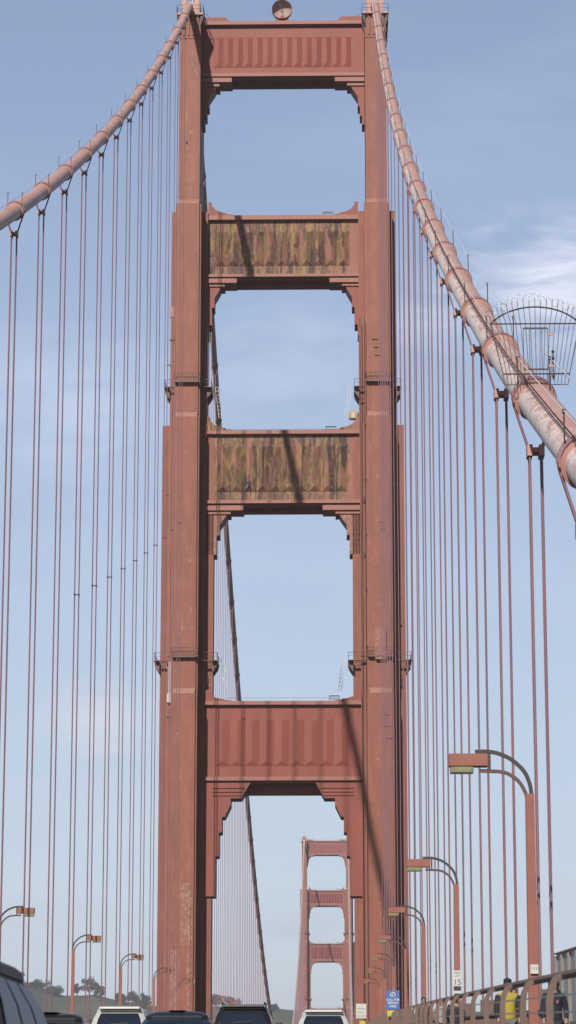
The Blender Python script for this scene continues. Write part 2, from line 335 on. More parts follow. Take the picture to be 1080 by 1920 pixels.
def hill_h(x, y):
    prof = [(-1500, 190), (-900, 165), (-500, 140), (-345, 129), (-320, 118), (-295, 111), (-270, 116), (-245, 110), (-195, 104), (-120, 104), (-40, 97), (100, 92), (260, 96), (500, 120), (900, 150), (1600, 190)]
    h = prof[0][1]
    for (xa, ha), (xb, hb) in zip(prof, prof[1:]):
        if xa <= x <= xb: h = ha+(hb-ha)*(x-xa)/(xb-xa); break
        if x > xb: h = hb
    t = (y-2050)/950.0
    rise = max(0.0, min(1.0, t)); rise = rise**0.8
    fall = max(0.0, 1-max(0.0, (y-3050)/1400.0))
    n = noise.fractal(Vector((x/260.0, y/260.0, 0)), 1.0, 2.0, 5)*16*(1-abs(rise-0.5)*1.2)+noise.noise(Vector((x/45.0, y/60.0, 3)))*2.0
    return -72+(h+72)*rise*(0.6+0.4*fall)+n*min(1, t*4+0.01)
b = MB(); nx, ny = 150, 60
for j in range(ny+1):
    for i in range(nx+1):
        u = (i/nx*2-1); x = 2600*(0.22*u+0.78*u**3); y = 2050+j*45
        b.v.append((x, y, hill_h(x, y)))
for j in range(ny):
    for i in range(nx):
        q = j*(nx+1)+i; b.face((q, q+1, q+nx+2, q+nx+1))
hm = mat('hillside_grass', (0.085, 0.115, 0.045), 0.95, var=(0.045, 0.07, 0.035), vscale=0.012, vpos=(0.4, 0.6), var2=(0.19, 0.15, 0.10), v2scale=0.022, v2pos=(0.46, 0.62), bump=0.5, bscale=0.08)
tag(b.build('hills', hm, smooth=True), kind='structure')

# ------------------------------------------------------------------ the towers
def plan(steps):
    pts = []
    # quarter walk: steps = [(half width, half depth)] from the narrow deep one to the wide shallow one
    q = []
    for i, (hw, hd) in enumerate(steps):
        if i == 0: q += [(hw, hd)]
        else:
            q += [(steps[i-1][0], hd), (hw, hd)]
    pts += q
    pts += [(x, -y) for x, y in reversed(q)]
    pts += [(-x, -y) for x, y in q]
    pts += [(-x, y) for x, y in reversed(q)]
    return pts
SEC = [  # z0, z1, plan steps
    (-69.0, 55.3, [(1.6, 8.0), (1.86, 7.55), (2.67, 3.4), (3.74, 2.2)]),
    (55.3, 95.3, [(1.6, 7.3), (1.86, 6.9), (2.67, 3.0), (3.74, 1.9)]),
    (95.3, 127.6, [(1.6, 6.6), (1.86, 6.2), (2.67, 2.6)]),
    (127.6, 157.0, [(1.55, 5.9)]),
]
def build_tower(name, label):
    root = empty(name, (0, YT, deck(YT)), label, 'bridge tower')
    dz = -deck(YT)
    def B(mb, nm, m, par=root, **k):
        o = mb.build(nm, m, par, **k)
        if par == root: o.location = (0, 0, dz)
        return o
    for sx in (-1, 1):
        cx = sx*HX; lg = MB()
        for i, (z0, z1, st) in enumerate(SEC):
            lg.prism([(cx+x, y) for x, y in plan(st)], z0, z1, 'z')
        # sloped caps where the shaft steps back, their sun-facing brightness painted in
        for i in range(3):
            z = SEC[i][1]; a = SEC[i][2][0]; c = SEC[i+1][2][0]
            for q in (-1, 1):
                y0, y1 = q*a[1], q*(c[1]-0.01)
                lg.prism([(y0, z), (y0+(-q)*0.02, z+0.05), (y1, z+0.8), (y1, z)], cx-1.55, cx+1.55, 'x', mi=1)
        # wing tops
        # long ribs down the faces (plate edges)
        for (za, zb, yf, xs) in ((-20, 55.2, 2.2, (3.0, 3.38)), (55.4, 95.2, 1.9, (3.0, 3.38)), (-20, 55.2, 3.4, (1.98, 2.3)), (55.4, 95.2, 3.0, (1.98, 2.3)), (95.4, 127.4, 2.6, (1.98, 2.3))):
            for x in xs:
                for q in (-1, 1):
                    lg.box(cx+q*x-0.05, cx+q*x+0.05, -yf-0.09, -yf+0.02, za, zb)
        for (za, zb, yf) in ((-20, 55.2, 8.0), (56.2, 95.2, 7.3), (96.2, 127.4, 6.6), (128.5, 152.5, 5.9)):
            for x in (-1.25, 1.25): lg.box(cx+x-0.035, cx+x+0.035, -yf-0.05, -yf+0.02, za, zb)
        # flutes just under the saddle
        for x in (-0.95, -0.25, 0.45, 1.1):
            lg.box(cx+x-0.16, cx+x+0.16, -6.12, -5.88, 153.9, 156.9)
        lg.box(cx-1.62, cx+1.62, -6.0, 6.0, 153.45, 153.8)
        leg = B(lg, 'leg', [M['paint'], M['pale']])
        # saddle housing and its platform
        sd_ = MB(); sd_.box(cx-1.95, cx+1.95, -6.6, 6.6, 157.02, 157.3); sd_.box(cx-1.3, cx-0.62, -5.0, 5.0, 157.3, 160.4); sd_.box(cx+0.62, cx+1.3, -5.0, 5.0, 157.3, 160.4)
        sd_.box(cx-1.2, cx+1.2, -2.4, 2.4, 159.3, 160.8)
        saddle = sd_.build('saddle_housing', M['band'], leg)
        pr = MB()
        for z in (157.9, 158.5):
            pr.tube([(cx-1.95, 6.6, z), (cx-1.95, -6.6, z), (cx+1.95, -6.6, z), (cx+1.95, 6.6, z)], 0.035, 4)
        for i in range(6):
            x = cx-1.95+i*0.78; pr.box(x-.03, x+.03, -6.63, -6.57, 156.4, 158.5)
        for i in range(8):
            y = -6.6+i*1.85
            for q in (-1, 1): pr.box(cx+q*1.95-.03, cx+q*1.95+.03, y-.03, y+.03, 157, 158.5)
        for q in (-1, 1):    # knee brackets under the platform
            pr.prism([(cx+q*1.5, 155.2), (cx+q*1.95, 156.6), (cx+q*1.95, 157.0), (cx+q*1.5, 157.0)], -6.3, -5.8, 'y')
            pr.prism([(cx+q*1.5, 155.2), (cx+q*1.95, 156.6), (cx+q*1.95, 157.0), (cx+q*1.5, 157.0)], -3.3, -2.8, 'y')
        pr.build('platform_railing', M['dark'], leg)
        ms = MB(); ms.tube([(cx, 0, 160.8), (cx, 0, 162.6)], 0.12, 8); ms.tube([(cx, 0, 162.6), (cx, 0, 163.5)], [0.42, 0.34], 10); ms.ball((cx, 0, 163.6), 0.34)
        ms.build('beacon', M['white'], leg, smooth=True)
        # maintenance galleries
        for zg, hw, yf in ((100.6, 2.67, 6.6), (60.6, 3.74, 7.3)):
            g = MB()
            def loop(o): return [(cx-hw-o, 2.25), (cx-hw-o, -3.6-o*.3), (cx-1.7-o*.2, -3.6-o*.3), (cx-1.7-o*.2, -yf-o), (cx+1.7+o*.2, -yf-o), (cx+1.7+o*.2, -3.6-o*.3), (cx+hw+o, -3.6-o*.3), (cx+hw+o, 2.25)]
            L_ = loop(0.70)
            gr = MB()
            for z, r in ((zg+1.1, .035), (zg+0.6, .025)):
                gr.tube([(x, y, z) for x, y in L_], r, 4)
            g.box(cx-1.65, cx+1.65, -yf-0.75, -yf+0.001-0.02, zg-0.1, zg)
            for q in (-1, 1):
                xa, xb = sorted((cx+q*1.7, cx+q*(hw+0.75))); g.box(xa, xb, -4.0, -3.42, zg-0.09, zg+0.01); xa, xb = sorted((cx+q*1.60, cx+q*1.78)); g.box(xa, xb, -yf-0.86, -3.9, zg-.08, zg+.005)
                xa, xb = sorted((cx+q*(hw+0.02), cx+q*(hw+0.75))); g.box(xa, xb, -3.45, 2.4, zg-0.1, zg)
                for ya_, yb_ in ((-3.1, -2.5), (0.6, 1.2)):
                    gb = MB(); gb.prism([(cx+q*(hw+.01), zg-1.6), (cx+q*(hw+0.7), zg-0.6), (cx+q*(hw+0.7), zg-0.1), (cx+q*(hw+.01), zg-0.1)], ya_, yb_, 'y'); gb.build('gallery_bracket', M['rail'], leg)
                for y in (-3.3, -1.6, 0.2, 2.2): gr.box(cx+q*(hw+.70)-.025, cx+q*(hw+.70)+.025, y-.025, y+.025, zg, zg+1.1)
            for i in range(9):
                x = cx-1.65+i*0.4125; gr.box(x-.022, x+.022, -yf-0.74, -yf-0.66, zg-(0.4 if i % 2 else 0.1), zg+1.1)
            g.box(cx-1.7, cx+1.7, -yf-0.80, -yf-0.70, zg-0.24, zg-0.02)
            g.build('gallery', M['rail'], leg); gr.build('gallery_rail', M['darkred'], leg)
            ld = MB(); sxi = -sx; x0 = cx+sxi*(hw+1.15)
            for dx in (0, 0.42): ld.tube([(x0+sxi*dx, -1.0, zg+0.7), (x0+sxi*(dx+0.55), -1.0, zg-3.9)], 0.035, 4)
            for k in range(9):
                f = k/8.0; ld.tube([(x0+sxi*(0.55*f), -1.0, zg+0.7-4.6*f), (x0+sxi*(0.42+0.55*f), -1.0, zg+0.7-4.6*f)], 0.028, 4)
            ld.build('hanging_ladder', M['white'], leg)
    # the four portal struts
    STR = [  # xw, yf, top z, cornice bottom, panel top, pleat top, pleat bottom, cornice 2 top, cornice 2 bottom, soffit z, pleats, pleat half span, rusty
        (12.10, -1.9, 157.89, 157.37, 156.86, 155.58, 150.73, 149.63, 149.12, 148.6, 14, 10.3, 0,
         [(7.69, 148.9, 148.25, .10), (9.52, 148.25, 147.7, .45)], [(10.15, 148.25), (10.15, 147.5), (11.1, 146.0), (11.1, 144.48), (11.41, 144.48), (11.41, 142.97), (11.72, 142.97), (11.72, 141.6), (12.1, 141.6), (12.1, 148.25)], 12.1),
        (11.04, -2.2, 127.19, 126.53, 126.12, 124.89, 119.55, 118.16, 117.75, 117.05, 11, 9.9, 1,
         [(6.8, 117.5, 116.85, .10), (8.59, 116.85, 116.4, .45)], [(9.22, 116.85), (9.22, 116.15), (10.07, 114.68), (10.07, 113.21), (10.45, 113.21), (10.45, 110.54), (10.9, 110.54), (10.9, 108.9), (11.04, 108.9), (11.04, 116.85)], 11.04),
        (11.04, -2.6, 94.43, 93.88, 93.48, 92.21, 85.42, 84.09, 83.62, 82.95, 10, 9.45, 1,
         [(5.7, 83.3, 82.6, .10), (7.53, 82.6, 82.12, .45)], [(8.14, 82.6), (8.14, 81.94), (9.13, 80.52), (9.13, 79.04), (9.55, 79.04), (9.55, 76.23), (11.04, 76.23), (11.04, 82.6)], 11.04),
        (11.04, -3.0, 54.92, 54.39, 53.93, 52.5, 45.79, 44.22, 43.69, 42.1, 9, 9.45, 0,
         [], [(4.56, 43.38), (5.82, 41.22), (7.31, 41.22), (7.31, 40.34), (8.16, 38.6), (8.53, 38.6), (8.53, 36.5), (8.95, 36.4), (8.95, 33.2), (9.41, 33.1), (9.41, 27.6), (11.04, 27.6), (11.04, 43.38)], 11.04),
    ]
    for (xw, yf, zt, zc, zp, pt, pb, c2t, c2b, zs, npl, hs, rusty, ledges, prof, xo) in STR:
        s_ = MB()
        s_.box(-xw, xw, yf+0.75, 2.4, c2b-0.3, zc+0.2)                      # web
        s_.box(-xw+1.1, xw-1.1, 0.9, 2.2, zs, c2b-0.3)                   # recessed lower chord
        face = s_.build('portal_strut', M['panel'], root); face.location = (0, 0, dz)
        t = MB()
        t.box(-xw, xw, yf, 2.6, zc, zt); t.box(-xw, xw, yf+0.05, 2.5, c2b, c2t)
        t.build('cornice', M['ledge'], face)
        # flared ends on top of the strut
        h = {0: 0.7, 1: 2.1, 2: 2.0, 3: 1.6}[STR.index((xw, yf, zt, zc, zp, pt, pb, c2t, c2b, zs, npl, hs, rusty, ledges, prof, xo))]
        for q in (-1, 1):
            e = MB()
            if h < 1: pr_ = [(xw, zt), (xw, zt+h), (xw-3.4, zt+h), (xw-4.1, zt)]
            else: pr_ = [(xw-.02, zt), (xw-.02, zt+h), (xw-0.45, zt+h), (xw-0.6, zt+h*.72), (xw-1.1, zt+h*.42), (xw-2.0, zt+h*.24), (xw-2.6, zt+h*.2), (xw-2.9, zt+h*.1), (xw-3.6, zt+h*.08), (xw-4.0, zt)]
            e.prism([(q*x, z) for x, z in pr_], yf+0.15, 2.2, 'y')
            e.build('flared_end', M['peel'] if (rusty and zt < 100) else M['panel'], face)
        # pleated panel
        p = MB(); wd = 2*hs/npl; py = yf+0.75; off = -0.15
        p.add([(-xw, py-.02, c2t), (xw, py-.02, c2t), (xw, py-.02, zc), (-xw, py-.02, zc)], [(0, 1, 2, 3)])
        for i in range(npl):
            x0 = -hs+i*wd+off; x1 = x0+wd; xm = (x0+x1)/2; y0 = py-.03; y1 = py-(0.65 if rusty else 0.22)
            hb = 0.72; ht = 0.4
            p.add([(x0, y0, pb), (x1, y0, pb), (xm, y1, pb+hb), (x0, y0, pt), (x1, y0, pt), (xm, y1, pt-ht)],
                  [(0, 1, 2), (3, 5, 4), (0, 2, 5, 3), (1, 4, 5, 2)])
        p.build('pleated_panel', M['peel'] if rusty else M['panel'], face)
        # stepped corner brackets
        for q in (-1, 1):
            k = MB()
            for (x0, za, zb_, dy) in ledges:
                xs = sorted((q*x0, q*(xo))); k.box(xs[0], xs[1], yf+dy, 2.0-dy*.1, zb_, za)
            if ledges: k.build('corner_bracket', M['ledge'], face)
            k2 = MB(); k2.prism([(q*x, z) for x, z in prof], yf+(0.7 if ledges else 0.3), 1.9, 'y')
            if not ledges:
                for zl, xl in ((42.75, 5.3), (42.2, 5.6), (41.7, 5.8)):
                    xs = sorted((q*xl, q*9.9)); k2.box(xs[0], xs[1], yf+.12, yf+.31, zl-.12, zl+.12)
            # the outer thickening strip beside the leg, and a thin edge bead
            k2.build('corner_bracket', M['panel'] if not (rusty and zt < 100) else M['patch'], face)
        # guard rail lines and an access frame along the top
        r_ = MB(); zz = zt+1.05
        r_.tube([(-xw+3.0, 1.2, zz), (xw-3.0, 1.2, zz)], 0.02, 4); r_.tube([(-xw+3.0, 1.2, zt+.55), (xw-3.0, 1.2, zt+.55)], 0.015, 4)
        if h < 1:
            for q in (-1, 1): r_.tube([(q*(xw-3.0), 1.2, zz), (q*(xw-3.6), 1.2, zz+0.5), (q*(xw-1.2), 1.2, zz+0.6), (q*(xw-.2), 1.2, zz+1.6)], 0.03, 4)
        else:
            xa = 5.8+ (127-zt)*0.01
            for (u, v) in ((xa, xa+1.5),):
                r_.tube([(u, 0, zt), (u, 0, zt+0.7), (v, 0, zt+0.7), (v, 0, zt)], 0.055, 4)
                r_.tube([(u, 0, zt+1.15), (v, 0, zt+1.15)], 0.05, 4); r_.tube([(u, 0.5, zt), (u, .5, zt+1.15), (v, .5, zt+1.15), (v, .5, zt)], 0.04, 4)
        r_.build('guard_rail', M['dark'], face)
    return root
tower = build_tower('bridge_tower', 'near red steel bridge tower with four portal struts, two of them stained with peeling paint')
# small fittings only the near tower shows
def tpart(mb, nm, m, **k):
    o = mb.build(nm, m, tower, **k); o.location = (0, 0, -deck(YT)); return o
far = copy_tree(tower); far.location = (0, YT+SPAN, deck(YT+SPAN))
tag(far, 'far red bridge tower, small and hazy, seen through the lowest opening of the near tower', 'bridge tower')
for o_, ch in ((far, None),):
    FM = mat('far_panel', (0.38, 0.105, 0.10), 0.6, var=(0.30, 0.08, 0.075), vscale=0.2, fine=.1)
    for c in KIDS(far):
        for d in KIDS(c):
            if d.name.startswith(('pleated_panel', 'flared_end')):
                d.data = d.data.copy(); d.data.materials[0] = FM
b = MB(); b.tube([(-15.95, -3.75, 60.6), (-15.95, -3.75, 55.9)], 0.2, 8); b.box(-16.3, -15.6, -4.0, -3.5, 54.6, 55.9)
b.v = [v for v in b.v]
tpart(b, 'drain_pipe', M['white'], smooth=True)
b = MB(); b.box(-13.9, -12.25, -8.05, -7.99, 20.5, 29.0); tpart(b, 'repaired_plate', M['patch'])
b = MB(); b.box(-15.3, -14.2, -8.04, -7.99, 4, 20.0); b.box(-13.0, -12.3, -8.05, -7.99, 6, 20.0); tpart(b, 'repaired_plate', M['patch'])
b = MB(); b.box(13.0, 14.5, -8.04, -7.99, 60.0, 64.5); tpart(b, 'repaired_plate', M['patch'])
b = MB(); b.box(-16.55, -15.85, -2.75, -2.58, 111.5, 113.0); tpart(b, 'repaired_plate', M['pale'])
for z in (97.0,):
    b = MB(); b.tube([(10.25, -1.0, z-0.6), (10.25, -1.0, z+0.2)], 0.75, 12); b.ball((10.25, -1, z+0.2), (0.72, 0.72, 0.5)); tpart(b, 'dome_light', mat('cream_lamp', (0.72, 0.64, 0.42), 0.4, var=(0.6, 0.5, 0.35), vscale=3), smooth=True)
b = MB()   # conduit running down the right leg's inner edge
b.tube([(11.75, -7.3, 2), (11.75, -7.3, 110)], 0.05, 6); b.tube([(11.2, -3.9, 2), (11.2, -3.9, 111)], 0.06, 6)
for z in range(6, 110, 8): b.box(11.65, 11.85, -7.42, -7.22, z, z+0.35)
tpart(b, 'conduit', M['dark'])

rr_ = random.Random(5)
for (cx_, wd_, yf_, za_, zb_, n_) in ((-13.7, 2.6, 8.0, 12, 52, 10), (13.7, 2.6, 8.0, 14, 52, 10), (-13.7, 2.6, 7.3, 60, 93, 8), (13.7, 2.6, 7.3, 58, 93, 8), (-13.4, 1.6, 5.9, 130, 150, 8)):
    b = MB()
    for _ in range(n_*4):
        x = cx_+rr_.uniform(-wd_/2, wd_/2); z = rr_.uniform(za_, zb_); w_ = rr_.uniform(.05, .22); h_ = rr_.uniform(.08, .7); y = -yf_-.004
        b.add([(x-w_, y, z), (x-w_*.2, y, z-h_*.6), (x+w_*.7, y, z-h_*.3), (x+w_, y, z+h_*.4), (x+w_*.1, y, z+h_*.2), (x-w_*.6, y, z+h_)], [(0, 1, 2, 3, 4, 5)])
    o_ = tpart(b, 'paint_chip', M['patch'] if cx_ > -13.6 or yf_ > 6 else M['darkred']); o_['kind'] = 'stuff'
for (x, y, z, w_, h_) in ((13.3, -6.7, 106.8, .9, .10), (13.5, -6.7, 105.6, .7, .09), (13.7, -6.7, 104.4, .8, .09), (14.6, -8.1, 52.2, .8, .10), (14.6, -8.1, 50.6, .9, .10), (14.8, -8.1, 48.9, 1.0, .10), (-16.4, -2.0, 85.0, .7, .12),
        (-16.2, -2.75, 108.0, .8, .10), (-16.6, -2.75, 104.2, .6, .12), (-15.9, -3.5, 52.6, .9, .14), (16.6, -2.3, 66.0, .5, .2), (11.4, -3.5, 98.8, .9, .12), (11.6, -3.5, 84.0, .2, .8), (11.6, -3.5, 76.0, .2, .7)):
    b = MB(); b.box(x-w_/2, x+w_/2, y-.06, y+.10, z-h_/2, z+h_/2); tpart(b, 'bracket', M['darkred'])
# dish on the top strut
d = empty('dish_antenna', (-0.2, YT-1.4, 157.9), 'round pinkish dish standing on the middle of the top strut', 'dish antenna')
b = MB(); R = 1.5; n = 28; rings = [(1.5, -0.75), (1.5, 0.05), (1.2, 0.45), (0.7, 0.68), (0.01, 0.75), ]
for (r, y) in rings: b.v += [(r*math.cos(2*math.pi*j/n), y, 1.78+r*math.sin(2*math.pi*j/n)) for j in range(n)]
for i in range(len(rings)-1):
    for j in range(n): b.face((i*n+j, i*n+(j+1) % n, (i+1)*n+(j+1) % n, (i+1)*n+j))
o = b.build('reflector', mat('dish_paint', (0.62, 0.42, 0.38), 0.6, var=(0.5, 0.33, 0.3), vscale=1), d, smooth=True)
b = MB(); b.box(-1.0, 1.0, -0.4, 0.9, 0, 0.4); b.box(-0.25, 0.25, 0.3, 0.9, 0.4, 1.2); b.build('pedestal', M['panel'], d)
b = MB(); b.tube([(0, 0.72, 1.78), (0, -0.6, 1.78)], 0.05, 6); b.tube([(-.5, -.6, 2.9), (0, -.6, 1.78), (0.6, -.6, 0.6)], 0.03, 4); b.build('feed', M['dark'], d)

# ------------------------------------------------------------------ main cables
PITCHS = 15.24; Y0 = 76.136
side_y = [Y0+PITCHS*n for n in range(-2, 19)]
main_y = [YT+PITCHS*k for k in range(1, 84)]
def make_cable(sx, label):
    cx = sx*HX; root = empty('main_cable', (cx, 31, cable_z(31)), label, 'main cable')
    off = Vector((-cx, -31, -cable_z(31)))
    ys = [31+i*4 for i in range(0, 82)]+[YT-9+i*1.5 for i in range(0, 13)]+[YT+12+i*8 for i in range(0, 158)]+[YT+SPAN-9+i*1.5 for i in range(13)]+[YT+SPAN+12+i*20 for i in range(16)]
    ys = sorted(set(ys))
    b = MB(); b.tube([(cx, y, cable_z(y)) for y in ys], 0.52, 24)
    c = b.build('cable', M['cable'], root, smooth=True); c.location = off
    allb = side_y+main_y; allb = sorted(allb, key=lambda y: y)
    def band(mb, y, big):
        t = Vector((0, 1, (cable_z(y+.5)-cable_z(y-.5)))).normalized(); p = Vector((cx, y, cable_z(y)))
        seq = [(-.52, .53), (-.50, .63), (-.38, .63), (-.36, .58), (.36, .58), (.38, .63), (.50, .63), (.52, .53)] if big else [(-.6, .58), (.6, .58)]
        n = 20 if big else 8
        mb.tube([p+t*a for a, r in seq], [r for a, r in seq], n)
        if big:
            for q in (-1, 1):    # bolted flanges on both flanks
                cpt = p+Vector((q*0.60, 0, 0)); mb.tube([cpt-t*.4, cpt+t*.4], 0.06, 4)
                for k in range(4): mb.tube([cpt+t*(-.3+.2*k)-Vector((0, 0, .12)), cpt+t*(-.3+.2*k)+Vector((0, 0, .12))], 0.03, 5)
    for i, y in enumerate(side_y+main_y[:79]):
        mb = MB(); band(mb, y, i < 21); o = mb.build('cable_band', M['band'], root, smooth=True); o.location = off
    mb = MB()
    for y in main_y[79:]: band(mb, y, False)
    o = mb.build('cable_band', M['band'], root); o.location = off; o['kind'] = 'stuff'
    for q in (-1, 1):
        mb = MB(); ys2 = [y for y in ys if y <= YT-6] + [YT-4]
        mb.tube([(cx+q*.48, y, cable_z(y)+1.28) for y in ys2], (0.011 if sx > 0 else 0.006), 4)
        o = mb.build('hand_rope', M['whitewire'], root); o.location = off
    mb = MB(); mb.tube([(cx-.28, y, cable_z(y)+.66) for y in ys if y <= YT-6], (0.016 if sx > 0 else 0.006), 4); o = mb.build('hand_rope', M['dark'], root); o.location = off
    for y in side_y:
        for q in (-1, 1):
            mb = MB(); z = cable_z(y); mb.tube([(cx+q*.48, y, z+.4), (cx+q*.48, y, z+1.3)], 0.022, 6); mb.box(cx+q*.48-.04, cx+q*.48+.04, y-.04, y+.04, z+1.22, z+1.32)
            o = mb.build('stanchion', M['dark'], root); o.location = off
    return root
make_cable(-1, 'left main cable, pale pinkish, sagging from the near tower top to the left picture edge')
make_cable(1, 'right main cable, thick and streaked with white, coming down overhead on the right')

# ------------------------------------------------------------------ suspenders
def loop_path(y, top, z0):
    R = 0.635; z = top; pts = []
    pts += [(-.175, z0), (-.175, z-1.64), (-.21, z-1.50)]
    sl = abs(cable_z(y+.5)-cable_z(y-.5)); e = math.sqrt(1+sl*sl)
    for k in range(0, 13):
        a = math.radians(200-k*220/12); pts.append((R*math.cos(a), z+R*e*math.sin(a)))
    pts += [(.21, z-1.50), (.175, z-1.64), (.175, z0)]
    return pts
ORD = ['last', 'second', 'third', 'fourth', 'fifth', 'sixth', 'seventh', 'eighth', 'ninth', 'tenth', 'eleventh', 'twelfth', 'thirteenth', 'fourteenth', 'fifteenth', 'sixteenth', 'seventeenth', 'eighteenth', 'nineteenth', 'twentieth', 'twenty-first']
nside = len(side_y)
for sx in (-1, 1):
    cx = sx*HX; sd_ = 'left' if sx < 0 else 'right'
    for i, y in enumerate(side_y):
        z0 = deck(y)-0.5; k = nside-1-i
        if k == 0: lab = 'mauve suspender rope pair hanging nearest the near tower on its %s side' % sd_
        else: lab = 'mauve suspender rope pair, %s counted outward from the near tower on its %s side' % (ORD[k], sd_)
        root = empty('suspender', (cx, y, z0), lab, 'suspender rope', 'suspenders hanging in front of the near tower')
        for dy in (-.17, .17):
            b = MB(); zt = cable_z(y+dy)-z0
            b.tube([(p[0], dy, p[1]) for p in loop_path(y+dy, zt, 0)], 0.037, 7, up=(0, 1, 0)); b.build('rope', M['rope'], root, smooth=True)
        b = MB(); zt = cable_z(y)-z0
        b.box(-.20, .20, -.24, .24, zt-1.69, zt-1.54)
        for q in (-1, 1): b.box(q*.175-.08, q*.175+.08, -.28, .28, zt-1.80, zt-1.46)
        b.build('spreader', M['band'], root)
        H_ = cable_z(y)-deck(y)
        if H_ > 70 and (sx < 0 or k < 2):
            b = MB(); zm = H_*0.486+0.5; b.box(-.26, .26, -.04, .04, zm-.04, zm+.04)
            for q in (-1, 1): b.box(q*.175-.055, q*.175+.055, -.22, .22, zm-.09, zm+.09)
            b.build('rope_clamp', M['dark'], root)
        b = MB(); b.box(-.27, .27, -.3, .3, 0, 2.5); b.box(-.33, .33, -.36, .36, 0, 0.6)
        b.build('socket_cover', M['rail'], root)
    for k, y in enumerate(main_y):
        b = MB(); z0 = deck(y)-.5; zt = cable_z(y)
        for q in (-1, 1):
            b.tube([(q*.175, 0, 0), (q*.175, 0, max(zt-z0-2.0, .4)), (q*.6, 0, zt-z0)], 0.05, 4)
        b.box(-.2, .2, -.1, .1, max(zt-z0-2.1, .3), max(zt-z0-1.95, .4))
        o = b.build('suspender', M['rope'], loc=(cx, y, z0))
        lab = ('fine suspender line of the %s cable, %s beyond the near tower' % (sd_, ordinal(k+1))) if k < 45 else ('very fine suspender line of the %s cable, %s before the far tower' % (sd_, ordinal(83-k)))
        tag(o, lab, 'suspender rope', 'fine suspenders beyond the near tower')

# ------------------------------------------------------------------ barrier on the right cable
yb = Y0-1.0; zb = cable_z(Y0)+0.22
root = empty('climbing_barrier', (HX, yb, zb), 'fan-shaped wire barrier with curled barbed wire straddling the right cable', 'barrier')
def arcpt(a): return (1.32*math.sin(a)/math.sin(1.0)*1.0, 1.82+(math.cos(a)-math.cos(1.0))*1.32/math.sin(1.0)*0.72)
b = MB(); A = [(-1+2*i/20.0) for i in range(21)]
b.tube([(arcpt(a)[0], 0, arcpt(a)[1]) for a in A], 0.024, 6); b.tube([(-1.34, 0, 1.82), (1.34, 0, 1.82)], 0.020, 6)
b.tube([(-.98, 0, 0.28), (.98, 0, 0.28)], 0.022, 6); 
for q in (-1, 1): b.tube([(q*.35, 0, .28), (q*.35, 0, -.05), (q*.93, 0, -.05), (q*.98, 0, .28), (q*1.33, 0, 1.82)], 0.014, 4)
b.build('frame', M['dark'], root)
for i in range(19):
    u = -1+2*i/18.0; b = MB(); a = u; tx, tz = arcpt(a*0.98); ext = 0.22+0.12*random.random()
    b.tube([(u*.93, 0, -.05), (u*.98, 0, .28), (u*1.3, 0, 1.82), (tx, 0, tz), (tx+.06*u, 0, tz+ext)], 0.009, 4)
    b.build('rod', M['dark'], root)
b = MB()
for i in range(17):
    u = -1+2*i/16.0+random.uniform(-.03, .03); a = u*.98; tx, tz = arcpt(a); r = 0.09+0.10*random.random(); tilt = random.uniform(-.7, .7)
    c = Vector((tx+.04*u, random.uniform(-.05, .05), tz+.22))
    if random.random() < .45:
        pts = [c+Vector((r*math.cos(q)*math.cos(tilt), r*math.cos(q)*math.sin(tilt), r*1.1*math.sin(q))) for q in [k*math.pi/6 for k in range(0, 13)]]
    else:
        pts = [c+Vector((r*.8*math.cos(q), .05*math.sin(q), r*1.3*math.sin(q))) for q in [k*math.pi/7 for k in range(0, 8)]]; pts = [Vector((pts[0].x, pts[0].y, tz))]+pts
    b.tube(pts, 0.008, 4, caps=False)
b.build('barbed_wire', M['wire'], root)
b = MB(); b.tube([(-.36, 0, 1.68), (.36, 0, 1.68)], .022, 4); b.tube([(-.36, 0, .42), (.36, 0, .42)], .022, 4)
for x in (-.36, -.18, 0, .18, .36): b.tube([(x, -.02, .42), (x, -.02, 1.68)], .009, 4)
b.build('gate', M['dark'], root)
b = MB(); b.tube([(.50, -.02, .1), (.50, -.02, 1.0)], .022, 4)
for z in (.2, .75, .95): b.ball((.5, -.04, z), .05, 6, 4)
b.build('gate_post', M['dark'], root)
for z in (1.5, .52):
    b = MB(); b.box(.38, .52, -.05, -.02, z-.05, z+.05); b.build('hinge', mat('pink_plate', (.6, .25, .25), .6, var=(.7, .5, .5), vscale=9), root)

